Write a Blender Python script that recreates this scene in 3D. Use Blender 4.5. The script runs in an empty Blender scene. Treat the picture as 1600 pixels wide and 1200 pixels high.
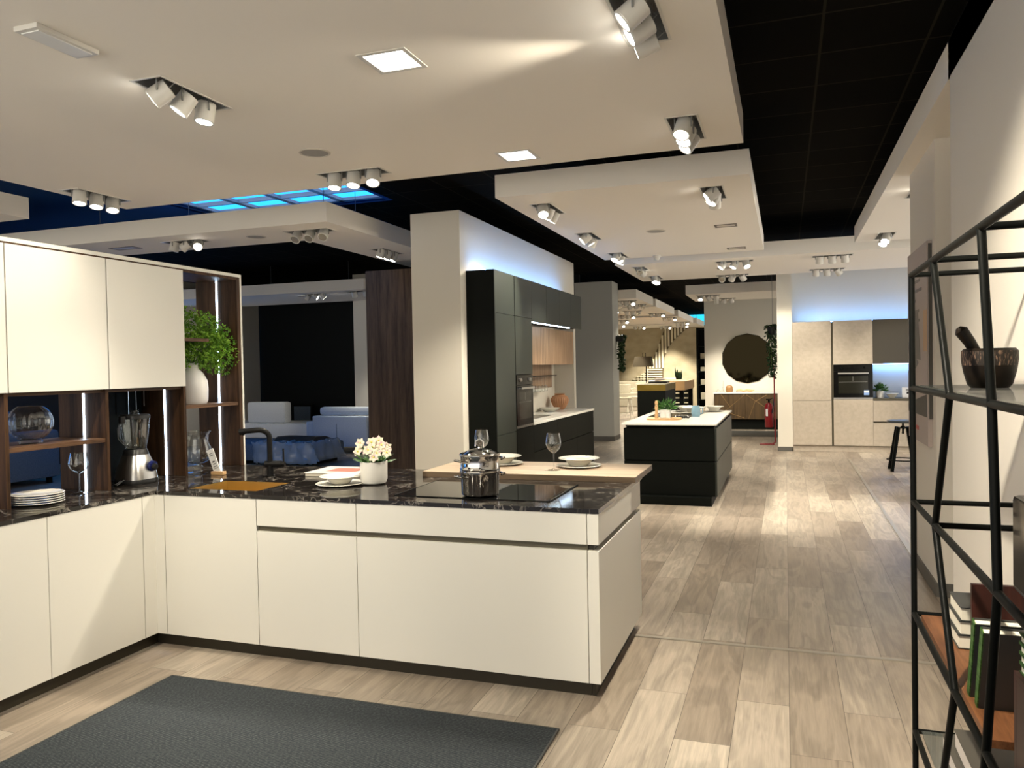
import bpy, bmesh, math, random
from mathutils import Vector, Matrix
random.seed(7)
SC = bpy.context.scene
COL = SC.collection
PI = math.pi

# ---------------------------------------------------------------- camera
cam_d = bpy.data.cameras.new('camera')
cam = bpy.data.objects.new('camera', cam_d)
COL.objects.link(cam)
yaw, pit, rol = 0.33537632, 0.02069776, 0.01888705
fwd = Vector((-math.sin(yaw)*math.cos(pit), math.cos(yaw)*math.cos(pit), -math.sin(pit)))
right = Vector((math.cos(yaw), math.sin(yaw), 0))
down = fwd.cross(right)
r2 = math.cos(rol)*right + math.sin(rol)*down
d2 = -math.sin(rol)*right + math.cos(rol)*down
m3 = Matrix((r2, -d2, -fwd)).transposed()
cam.matrix_world = Matrix.Translation((0, 0, 1.6)) @ m3.to_4x4()
cam_d.sensor_width = 36.0
cam_d.lens = 1227.33/1600*36
cam_d.clip_start = 0.05
cam_d.clip_end = 200
SC.camera = cam

# ---------------------------------------------------------------- world, exposure
W = bpy.data.worlds.new('world'); SC.world = W; W.use_nodes = True
# blue evening sky overhead and to the left; warm fill added behind and right for the unseen showroom
wn = W.node_tree; bg = wn.nodes['Background']
w_tc = wn.nodes.new('ShaderNodeTexCoord'); w_sp = wn.nodes.new('ShaderNodeSeparateXYZ')
wn.links.new(w_tc.outputs['Generated'], w_sp.inputs[0])
def wmath(op, a, b=None, c=None):
    n = wn.nodes.new('ShaderNodeMath'); n.operation = op
    for i, v in enumerate((a, b, c)):
        if v is None: continue
        if hasattr(v, 'is_output'): wn.links.new(v, n.inputs[i])
        else: n.inputs[i].default_value = v
    return n.outputs[0]
def wrange(v, a, b):
    n = wn.nodes.new('ShaderNodeMapRange'); n.inputs['From Min'].default_value = a; n.inputs['From Max'].default_value = b
    wn.links.new(v, n.inputs[0]); return n.outputs[0]
w_side = wrange(wmath('MAXIMUM', wmath('MULTIPLY', w_sp.outputs['Y'], -1.0), w_sp.outputs['X']), .15, .45)
w_low = wrange(w_sp.outputs['Z'], .65, .35)
w_f = wmath('MULTIPLY', w_side, w_low)
w_mix = wn.nodes.new('ShaderNodeMix'); w_mix.data_type = 'RGBA'
wn.links.new(w_f, w_mix.inputs[0])
SKY_S, ROOM_S = 2.8, 1.0
w_mix.inputs[6].default_value = (.018*SKY_S, .25*SKY_S, .85*SKY_S, 1)
w_mix.inputs[7].default_value = (1.0*ROOM_S, .93*ROOM_S, .80*ROOM_S, 1)
w_gain = wrange(w_sp.outputs['Z'], -.02, -.14)          # extra gain below the horizon, added to brighten ceiling undersides
w_str = wmath('ADD', 1.0, wmath('MULTIPLY', wmath('MULTIPLY_ADD', w_gain, 1.5, .20), w_f))
wn.links.new(w_mix.outputs[2], bg.inputs[0]); wn.links.new(w_str, bg.inputs[1])
SC.view_settings.view_transform = 'Standard'
SC.view_settings.look = 'None'
SC.view_settings.gamma = 1
SC.view_settings.exposure = 0.58
SC.view_settings.use_curve_mapping = False
SC.cycles.max_bounces = 8
SC.cycles.diffuse_bounces = 6
SC.cycles.glossy_bounces = 4
SC.cycles.transmission_bounces = 8
SC.cycles.transparent_max_bounces = 24
SC.cycles.caustics_reflective = False
SC.cycles.caustics_refractive = False
SC.cycles.sample_clamp_indirect = 4
WARM = (1.0, 0.90, 0.73)
COOL = (0.42, 0.66, 1.0)
SPOT_W = 125.0

# ---------------------------------------------------------------- materials
def mat(name, col, rough=0.5, metal=0.0, spec=0.5, emit=None, es=0.0, trans=0.0, ior=1.45, alpha=1.0, coat=0.0, bump=None):
    m = bpy.data.materials.new(name); m.use_nodes = True
    nt = m.node_tree; b = nt.nodes['Principled BSDF']
    b.inputs['Base Color'].default_value = (*col, 1)
    b.inputs['Roughness'].default_value = rough
    b.inputs['Metallic'].default_value = metal
    b.inputs['Specular IOR Level'].default_value = spec
    b.inputs['IOR'].default_value = ior
    b.inputs['Transmission Weight'].default_value = trans
    b.inputs['Alpha'].default_value = alpha
    b.inputs['Coat Weight'].default_value = coat
    if emit:
        b.inputs['Emission Color'].default_value = (*emit, 1)
        b.inputs['Emission Strength'].default_value = es
    if bump:
        n = nt.nodes.new('ShaderNodeTexNoise'); n.inputs['Scale'].default_value = bump[0]; n.inputs['Detail'].default_value = 4
        t = nt.nodes.new('ShaderNodeTexCoord'); nt.links.new(t.outputs['Object'], n.inputs['Vector'])
        bp = nt.nodes.new('ShaderNodeBump'); bp.inputs['Strength'].default_value = bump[1]; bp.inputs['Distance'].default_value = 0.01
        nt.links.new(n.outputs['Fac'], bp.inputs['Height']); nt.links.new(bp.outputs['Normal'], b.inputs['Normal'])
    return m

def N(nt, typ, **kw):
    n = nt.nodes.new(typ)
    for k, v in kw.items():
        if k in n.inputs: n.inputs[k].default_value = v
        else: setattr(n, k, v)
    return n

def ramp(nt, stops):
    r = nt.nodes.new('ShaderNodeValToRGB'); e = r.color_ramp.elements
    while len(e) > 1: e.remove(e[-1])
    e[0].position = stops[0][0]; e[0].color = (*stops[0][1], 1)
    for p, c in stops[1:]:
        x = e.new(p); x.color = (*c, 1)
    return r

def wood(name, dark, light, axis='Z', rough=0.4, scale=1.0, spec=0.5, stripes=None):
    """grain runs along the given object axis"""
    m = mat(name, light, rough, spec=spec); nt = m.node_tree; b = nt.nodes['Principled BSDF']
    tc = N(nt, 'ShaderNodeTexCoord'); mp = N(nt, 'ShaderNodeMapping')
    sc = [14*scale]*3; sc['XYZ'.index(axis)] = 0.9*scale
    mp.inputs['Scale'].default_value = sc
    nt.links.new(tc.outputs['Object'], mp.inputs['Vector'])
    n1 = N(nt, 'ShaderNodeTexNoise', Scale=1.6, Detail=6.0, Roughness=0.6, Distortion=0.6)
    n2 = N(nt, 'ShaderNodeTexNoise', Scale=9.0, Detail=3.0, Roughness=0.7)
    nt.links.new(mp.outputs[0], n1.inputs['Vector']); nt.links.new(mp.outputs[0], n2.inputs['Vector'])
    mx = N(nt, 'ShaderNodeMath', operation='MULTIPLY_ADD'); mx.inputs[1].default_value = 0.35
    nt.links.new(n2.outputs['Fac'], mx.inputs[0]); nt.links.new(n1.outputs['Fac'], mx.inputs[2])
    r = ramp(nt, [(0.45, dark), (0.85, light)])
    nt.links.new(mx.outputs[0], r.inputs[0])
    nt.links.new(r.outputs[0], b.inputs['Base Color'])
    return m

def floor_mat():
    m = mat('oak_floor', (.3, .25, .2), 0.33, spec=0.4); nt = m.node_tree; b = nt.nodes['Principled BSDF']
    tc = N(nt, 'ShaderNodeTexCoord')
    sp = N(nt, 'ShaderNodeSeparateXYZ'); nt.links.new(tc.outputs['Object'], sp.inputs[0])
    cb = N(nt, 'ShaderNodeCombineXYZ')
    nt.links.new(sp.outputs['Y'], cb.inputs['X']); nt.links.new(sp.outputs['X'], cb.inputs['Y'])
    br = N(nt, 'ShaderNodeTexBrick', Scale=1.0)
    br.inputs['Color1'].default_value = (0, 0, 0, 1); br.inputs['Color2'].default_value = (1, 1, 1, 1)
    br.inputs['Mortar'].default_value = (0.5, .5, .5, 1)
    br.inputs['Mortar Size'].default_value = 0.0012
    br.inputs['Mortar Smooth'].default_value = 0.1
    br.inputs['Brick Width'].default_value = 1.28; br.inputs['Row Height'].default_value = 0.235
    br.offset = 0.37; br.offset_frequency = 2; br.squash = 1.0
    nt.links.new(cb.outputs[0], br.inputs['Vector'])
    # per-plank offset for the grain
    ad = N(nt, 'ShaderNodeVectorMath', operation='MULTIPLY_ADD')
    ad.inputs[1].default_value = (37.0, 19.0, 11.0)
    nt.links.new(br.outputs['Color'], ad.inputs[0]); nt.links.new(cb.outputs[0], ad.inputs[2])
    mp = N(nt, 'ShaderNodeMapping'); mp.inputs['Scale'].default_value = (1.3, 7.5, 1)
    nt.links.new(ad.outputs[0], mp.inputs['Vector'])
    n1 = N(nt, 'ShaderNodeTexNoise', Scale=1.2, Detail=3.0, Roughness=0.5, Distortion=0.6)
    nt.links.new(mp.outputs[0], n1.inputs['Vector'])
    # growth rings: contour lines of the noise
    mr = N(nt, 'ShaderNodeMath', operation='MULTIPLY'); mr.inputs[1].default_value = 26.0
    nt.links.new(n1.outputs['Fac'], mr.inputs[0])
    fr = N(nt, 'ShaderNodeMath', operation='SINE'); nt.links.new(mr.outputs[0], fr.inputs[0])
    mp2 = N(nt, 'ShaderNodeMapping'); mp2.inputs['Scale'].default_value = (3, 70, 1)
    nt.links.new(ad.outputs[0], mp2.inputs['Vector'])
    n2 = N(nt, 'ShaderNodeTexNoise', Scale=1.0, Detail=5.0, Roughness=0.7)
    nt.links.new(mp2.outputs[0], n2.inputs['Vector'])
    base = ramp(nt, [(0.0, (.26, .212, .165)), (0.45, (.32, .268, .212)), (0.75, (.385, .33, .265)), (1.0, (.47, .41, .33))])
    nt.links.new(br.outputs['Color'], base.inputs[0])
    g = N(nt, 'ShaderNodeMath', operation='MULTIPLY_ADD'); g.inputs[1].default_value = 0.11; g.inputs[2].default_value = 0.30
    nt.links.new(fr.outputs[0], g.inputs[0])
    g2 = N(nt, 'ShaderNodeMath', operation='MULTIPLY_ADD'); g2.inputs[1].default_value = 0.95
    nt.links.new(n2.outputs['Fac'], g2.inputs[0]); nt.links.new(g.outputs[0], g2.inputs[2])
    g3 = N(nt, 'ShaderNodeMath', operation='MULTIPLY_ADD'); g3.inputs[1].default_value = 0.35
    nt.links.new(n1.outputs['Fac'], g3.inputs[0]); nt.links.new(g2.outputs[0], g3.inputs[2])
    mul = N(nt, 'ShaderNodeVectorMath', operation='SCALE')
    nt.links.new(base.outputs[0], mul.inputs[0]); nt.links.new(g3.outputs[0], mul.inputs['Scale'])
    mxm = N(nt, 'ShaderNodeMix', data_type='RGBA')
    nt.links.new(br.outputs['Fac'], mxm.inputs[0]); nt.links.new(mul.outputs[0], mxm.inputs[6])
    mxm.inputs[7].default_value = (.06, .05, .04, 1)
    nt.links.new(mxm.outputs[2], b.inputs['Base Color'])
    rr = N(nt, 'ShaderNodeMapRange'); rr.inputs['To Min'].default_value = 0.26; rr.inputs['To Max'].default_value = 0.42
    nt.links.new(n2.outputs['Fac'], rr.inputs[0]); nt.links.new(rr.outputs[0], b.inputs['Roughness'])
    return m

def marble_mat():
    m = mat('black_marble', (.01, .009, .008), 0.07, spec=0.5); nt = m.node_tree; b = nt.nodes['Principled BSDF']
    tc = N(nt, 'ShaderNodeTexCoord')
    n0 = N(nt, 'ShaderNodeTexNoise', Scale=2.5, Detail=4.0); nt.links.new(tc.outputs['Object'], n0.inputs['Vector'])
    ad = N(nt, 'ShaderNodeVectorMath', operation='MULTIPLY_ADD'); ad.inputs[1].default_value = (0.5, .5, .5)
    nt.links.new(n0.outputs['Color'], ad.inputs[0]); nt.links.new(tc.outputs['Object'], ad.inputs[2])
    n1 = N(nt, 'ShaderNodeTexNoise', Scale=5.0, Detail=7.0, Roughness=0.62, Distortion=0.9)
    nt.links.new(ad.outputs[0], n1.inputs['Vector'])
    r = ramp(nt, [(0.483, (0, 0, 0)), (0.498, (1, 1, 1)), (0.502, (1, 1, 1)), (0.517, (0, 0, 0))])
    nt.links.new(n1.outputs['Fac'], r.inputs[0])
    n3 = N(nt, 'ShaderNodeTexNoise', Scale=3.0, Detail=2.0); nt.links.new(tc.outputs['Object'], n3.inputs['Vector'])
    r3 = ramp(nt, [(0.34, (0, 0, 0)), (0.55, (1, 1, 1))]); nt.links.new(n3.outputs['Fac'], r3.inputs[0])
    mu = N(nt, 'ShaderNodeMath', operation='MULTIPLY'); nt.links.new(r.outputs[0], mu.inputs[0]); nt.links.new(r3.outputs[0], mu.inputs[1])
    mu2 = N(nt, 'ShaderNodeMath', operation='MULTIPLY'); nt.links.new(mu.outputs[0], mu2.inputs[0]); mu2.inputs[1].default_value = 0.55
    mx = N(nt, 'ShaderNodeMix', data_type='RGBA'); nt.links.new(mu2.outputs[0], mx.inputs[0])
    mx.inputs[6].default_value = (.012, .010, .009, 1); mx.inputs[7].default_value = (.42, .38, .33, 1)
    nt.links.new(mx.outputs[2], b.inputs['Base Color'])
    return m

def rug_mat():
    m = mat('woven_rug', (.03, .035, .04), 0.95, spec=0.1); nt = m.node_tree; b = nt.nodes['Principled BSDF']
    tc = N(nt, 'ShaderNodeTexCoord')
    w = N(nt, 'ShaderNodeTexWave', Scale=42.0, Distortion=1.2, Detail=2.0); w.bands_direction = 'Y'
    w.inputs['Detail Scale'].default_value = 6.0
    nt.links.new(tc.outputs['Object'], w.inputs['Vector'])
    n = N(nt, 'ShaderNodeTexNoise', Scale=90.0, Detail=3.0); nt.links.new(tc.outputs['Object'], n.inputs['Vector'])
    mu = N(nt, 'ShaderNodeMath', operation='MULTIPLY'); nt.links.new(w.outputs['Fac'], mu.inputs[0]); nt.links.new(n.outputs['Fac'], mu.inputs[1])
    r = ramp(nt, [(0.0, (.018, .023, .028)), (0.35, (.050, .058, .064)), (0.7, (.13, .14, .14))])
    nt.links.new(mu.outputs[0], r.inputs[0]); nt.links.new(r.outputs[0], b.inputs['Base Color'])
    bp = N(nt, 'ShaderNodeBump', Strength=0.8, Distance=0.004); nt.links.new(mu.outputs[0], bp.inputs['Height'])
    nt.links.new(bp.outputs[0], b.inputs['Normal'])
    return m

def tile_ceiling_mat():
    m = mat('black_ceiling_tile', (.006, .0055, .005), 0.9, spec=0.02); nt = m.node_tree; b = nt.nodes['Principled BSDF']
    tc = N(nt, 'ShaderNodeTexCoord')
    br = N(nt, 'ShaderNodeTexBrick', Scale=1.0); br.offset = 0
    br.inputs['Color1'].default_value = (.0045, .004, .003, 1); br.inputs['Color2'].default_value = (.007, .006, .0045, 1)
    br.inputs['Mortar'].default_value = (.022, .019, .013, 1); br.inputs['Mortar Size'].default_value = 0.009
    br.inputs['Brick Width'].default_value = .634; br.inputs['Row Height'].default_value = .634
    mp = N(nt, 'ShaderNodeMapping'); mp.inputs['Location'].default_value = (.40, .10, 0)
    nt.links.new(tc.outputs['Object'], mp.inputs['Vector']); nt.links.new(mp.outputs[0], br.inputs['Vector'])
    nt.links.new(br.outputs['Color'], b.inputs['Base Color'])
    return m

def thin_glass(name, tint=(.97, .98, .97), gain=1.6):
    m = bpy.data.materials.new(name); m.use_nodes = True; nt = m.node_tree
    nt.nodes.remove(nt.nodes['Principled BSDF']); out = nt.nodes['Material Output']
    tr = N(nt, 'ShaderNodeBsdfTransparent'); tr.inputs[0].default_value = (*tint, 1)
    gl = N(nt, 'ShaderNodeBsdfGlossy'); gl.inputs['Roughness'].default_value = 0.01
    lw = N(nt, 'ShaderNodeLayerWeight'); lw.inputs[0].default_value = 0.5
    fr = N(nt, 'ShaderNodeMath', operation='POWER'); fr.inputs[1].default_value = 2.6; nt.links.new(lw.outputs['Facing'], fr.inputs[0])
    mu = N(nt, 'ShaderNodeMath', operation='MULTIPLY_ADD'); mu.inputs[1].default_value = .8; mu.inputs[2].default_value = .09; mu.use_clamp = True
    mx = N(nt, 'ShaderNodeMixShader')
    nt.links.new(fr.outputs[0], mu.inputs[0]); nt.links.new(mu.outputs[0], mx.inputs[0])
    nt.links.new(tr.outputs[0], mx.inputs[1]); nt.links.new(gl.outputs[0], mx.inputs[2]); nt.links.new(mx.outputs[0], out.inputs['Surface'])
    return m

def noisy(name, c1, c2, scale, rough=.6, spec=.3, stretch=(1, 1, 1), lo=.35, hi=.65, metal=0, det=4.0):
    m = mat(name, c1, rough, spec=spec, metal=metal); nt = m.node_tree; b = nt.nodes['Principled BSDF']
    tc = N(nt, 'ShaderNodeTexCoord'); mp = N(nt, 'ShaderNodeMapping'); mp.inputs['Scale'].default_value = stretch
    n = N(nt, 'ShaderNodeTexNoise', Scale=scale, Detail=det)
    nt.links.new(tc.outputs['Object'], mp.inputs['Vector']); nt.links.new(mp.outputs[0], n.inputs['Vector'])
    r = ramp(nt, [(lo, c1), (hi, c2)]); nt.links.new(n.outputs['Fac'], r.inputs[0]); nt.links.new(r.outputs[0], b.inputs['Base Color'])
    return m

def grooved(name, dark, light, axis, pitch, grain='Z', rough=.45):
    """wood veneer with dark grooves every pitch metres along axis"""
    m = wood(name, dark, light, grain, rough); nt = m.node_tree; b = nt.nodes['Principled BSDF']
    src = b.inputs['Base Color'].links[0].from_socket
    tc = N(nt, 'ShaderNodeTexCoord'); sp = N(nt, 'ShaderNodeSeparateXYZ'); nt.links.new(tc.outputs['Object'], sp.inputs[0])
    d = N(nt, 'ShaderNodeMath', operation='DIVIDE'); d.inputs[1].default_value = pitch
    nt.links.new(sp.outputs[axis], d.inputs[0])
    f = N(nt, 'ShaderNodeMath', operation='FRACT'); nt.links.new(d.outputs[0], f.inputs[0])
    g = N(nt, 'ShaderNodeMath', operation='LESS_THAN'); g.inputs[1].default_value = 0.14; nt.links.new(f.outputs[0], g.inputs[0])
    mx = N(nt, 'ShaderNodeMix', data_type='RGBA'); nt.links.new(g.outputs[0], mx.inputs[0]); nt.links.new(src, mx.inputs[6])
    mx.inputs[7].default_value = (*[c*.35 for c in dark], 1)
    nt.links.new(mx.outputs[2], b.inputs['Base Color'])
    return m

M = dict(
    floor=floor_mat(), marble=marble_mat(), rug=rug_mat(), tiles=tile_ceiling_mat(),
    lacquer=mat('cream_lacquer', (.71, .695, .635), .38, spec=.4),
    lacquer_edge=mat('cream_edge', (.72, .69, .60), .4),
    bronze=mat('dark_bronze', (.035, .029, .018), .45, spec=.4),
    bronze_profile=mat('bronze_profile', (.10, .088, .06), .4, metal=.3),
    paint=mat('off_white_paint', (.68, .645, .565), .7, spec=.2, bump=(60, .03)),
    paint_grey=mat('grey_paint', (.40, .40, .37), .7, spec=.2),
    paint_right=mat('warm_white_paint', (.70, .655, .58), .7, spec=.2, bump=(40, .03)),
    cloud=mat('plasterboard', (.86, .81, .73), .75, spec=.15),
    charcoal=mat('charcoal_paint', (.012, .014, .015), .75, spec=.15),
    grey_wall=mat('dark_grey_paint', (.04, .038, .036), .75, spec=.15),
    black_matt=mat('black_matt_lacquer', (.004, .005, .004), .55, spec=.10),
    black_door=mat('graphite_matt_lacquer', (.024, .029, .024), .4, spec=.3),
    walnut=wood('walnut', (.012, .006, .003), (.085, .042, .020), 'Z', .5, spec=.2),
    walnut_h=wood('walnut_horizontal', (.03, .015, .008), (.15, .08, .042), 'Y', .45, spec=.25),
    walnut_panel=wood('walnut_panel', (.030, .018, .010), (.105, .066, .040), 'Z', .55, .8, spec=.2),
    oak_board=wood('light_oak_board', (.30, .22, .15), (.46, .36, .26), 'X', .4),
    oak_edge=wood('oak_edge', (.10, .065, .035), (.20, .14, .085), 'X', .45),
    oak_groove=grooved('grooved_oak', (.28, .165, .09), (.48, .32, .20), 'Y', .075),
    oak_back=wood('oak_back_panel', (.13, .075, .04), (.25, .16, .095), 'Z', .5),
    red_wood=wood('reddish_walnut', (.04, .014, .006), (.20, .085, .036), 'Y', .4, spec=.25),
    dark_red_wood=wood('dark_mahogany', (.012, .003, .002), (.045, .012, .008), 'Z', .4),
    glass=thin_glass('clear_glass'),
    glass_thin=mat('smoked_glass', (.10, .11, .10), 0.02, alpha=.55, spec=.7),
    ceramic=mat('white_ceramic', (.80, .78, .70), .15, spec=.5, coat=.3),
    ceramic_pot=mat('white_pot', (.78, .76, .70), .35),
    china=mat('white_china', (.80, .80, .78), .2),
    steel=mat('polished_steel', (.72, .70, .66), .07, metal=1),
    steel_brushed=mat('brushed_steel', (.55, .54, .52), .28, metal=1),
    black_plastic=mat('black_plastic', (.012, .012, .012), .35),
    black_metal=mat('black_metal', (.0035, .004, .0035), .42, spec=.08),
    matte_black=mat('matt_black_tap', (.005, .005, .005), .5, spec=.2),
    gold=mat('brushed_gold', (.72, .55, .24), .32, metal=1),
    brass_dark=noisy('dull_brass', (.17, .115, .02), (.22, .155, .035), 3, .4, metal=.5),
    hob=mat('hob_glass', (.004, .004, .004), .03, spec=.6),
    quartz=mat('white_quartz', (.80, .79, .74), .12, spec=.5),
    taupe=noisy('taupe_laminate', (.42, .365, .295), (.47, .41, .335), 18, .5, .35),
    brown_gloss=mat('brown_glossy_glass', (.045, .036, .022), .12, spec=.5),
    oven_black=mat('oven_black_glass', (.003, .003, .003), .12, spec=.2),
    oven_glass=mat('oven_window', (.012, .012, .008), .08, spec=.35),
    lamp_white=mat('lamp_white', (.62, .60, .55), .35),
    lamp_grey=mat('lamp_recess_grey', (.22, .22, .21), .6),
    lens_on=mat('lit_lens', (1, 1, 1), .3, emit=(1, .96, .86), es=14),
    lens_off=mat('unlit_reflector', (.5, .48, .42), .15, metal=.8),
    panel_on=mat('lit_panel', (1, 1, 1), .3, emit=(1, .97, .9), es=7),
    led=mat('led_strip', (1, 1, 1), .3, emit=(.62, .80, 1.0), es=10),
    led_blue=mat('cool_led_strip', (1, 1, 1), .3, emit=(.20, .46, 1.0), es=36),
    wire=mat('steel_wire', (.10, .11, .12), .4, metal=.6),
    sky_frame=mat('blue_grey_aluminium', (.20, .26, .30), .5),
    sky_glass=mat('skylight_glass', (.0, .02, .04), .0, alpha=.08, spec=.1),
    skyglow=mat('plaster_skyglow_blue', (.012, .05, .16), .8, spec=.1),  # dark plaster with the blue skylight glow put into its colour
    sofa_blue=noisy('blue_grey_fabric', (.44, .50, .58), (.52, .58, .66), 60, .9, .1),
    sofa_light=noisy('light_grey_fabric', (.60, .62, .62), (.68, .70, .70), 60, .9, .1),
    sofa_dark=noisy('slate_fabric', (.10, .13, .17), (.13, .165, .21), 60, .9, .1),
    plastic_wrap=mat('plastic_sheet', (.45, .50, .55), .12, alpha=.55, spec=.8),
    green=noisy('leaf_green', (.07, .21, .012), (.26, .46, .045), 25, .5, .35),
    green_dark=noisy('dark_leaf_green', (.006, .018, .006), (.02, .05, .014), 25, .5, .3),
    green_mid=noisy('mid_leaf_green', (.02, .075, .012), (.06, .16, .03), 25, .5, .3),
    stem=mat('green_stem', (.05, .10, .02), .6),
    petal=noisy('cream_pink_petal', (.85, .80, .62), (.85, .58, .62), 55, .6, .2, lo=.52, hi=.66),
    petal_mid=mat('yellow_flower_heart', (.75, .70, .12), .6),
    soil=mat('potting_soil', (.02, .014, .01), .9),
    paper=mat('book_pages', (.62, .58, .48), .8),
    cover_white=mat('white_magazine_cover', (.62, .57, .54), .35),
    cover_pink=mat('pink_cover_picture', (.45, .17, .12), .35),
    cover_dark=mat('charcoal_book_cover', (.035, .037, .035), .45),
    cover_grey=mat('grey_brown_book_cover', (.06, .055, .045), .4),
    cover_green=noisy('green_striped_cover', (.006, .035, .004), (.06, .13, .03), 10, .5, .3, (1, 1, 14)),
    red=mat('red_enamel', (.22, .008, .012), .35),
    dark_pot=noisy('dark_stone_wood', (.004, .003, .002), (.008, .005, .003), 30, .4, .15),
    bark=noisy('scraped_bark', (.008, .005, .003), (.16, .10, .065), 38, .6, .3, (5, 5, 1.2), .52, .68),
    terracotta=mat('terracotta_ribbed', (.40, .20, .10), .55),
    tan=mat('tan_wood', (.55, .34, .16), .5),
    amber_glass=mat('amber_ribbed_glass', (.28, .14, .05), .15, spec=.6),
    blue_glass=mat('blue_tinted_glass', (.25, .42, .52), .1, alpha=.7, spec=.7),
    mirror=mat('dark_mirror', (.017, .0135, .007), .04, metal=1),
    poster=mat('poster_board', (.42, .36, .33), .6),
    poster_dark=mat('poster_dark_print', (.07, .065, .055), .6),
    poster_mid=mat('poster_grey_print', (.20, .18, .16), .6),
    poster_red=mat('poster_red_print', (.48, .12, .11), .6),
    poster_tan=mat('poster_tan_print', (.50, .33, .20), .6),
    stone=noisy('limestone_wall', (.32, .275, .185), (.38, .33, .23), 3, .8, .1, (1, 1, 1.6)),
    bamboo=mat('pale_slat', (.55, .50, .36), .6),
    slat_gap=mat('slat_shadow_board', (.10, .075, .035), .8),
    shade=mat('brown_lamp_shade', (.05, .038, .02), .8),
    white_metal=mat('white_metal', (.62, .60, .52), .4),
    beige_fabric=noisy('beige_fabric', (.38, .35, .27), (.48, .44, .34), 40, .9, .1),
    sideboard=wood('dark_oak_sideboard', (.035, .02, .008), (.085, .052, .022), 'Z', .4),
    inlay=mat('brass_inlay', (.20, .125, .05), .4),
    backsplash=mat('white_glass_splashback', (.62, .64, .64), .2),
    aluminium=mat('aluminium_strip', (.42, .39, .33), .35, metal=.6),
    skirting=mat('grey_skirting', (.10, .095, .085), .5),
    vent=mat('vent_white', (.55, .51, .45), .5),
    vent_dark=mat('vent_slot', (.16, .14, .12), .7),
    grille=mat('speaker_grille', (.30, .29, .27), .6),
    label_blue=mat('blue_energy_label', (.25, .40, .75), .4),
    label_white=mat('white_sticker', (.75, .76, .78), .4),
    ink=mat('black_ink', (.02, .02, .025), .5),
    navy_knob=mat('navy_knob_ring', (.01, .015, .09), .25),
    tag_card=mat('white_card', (.78, .77, .74), .5),
)

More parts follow.
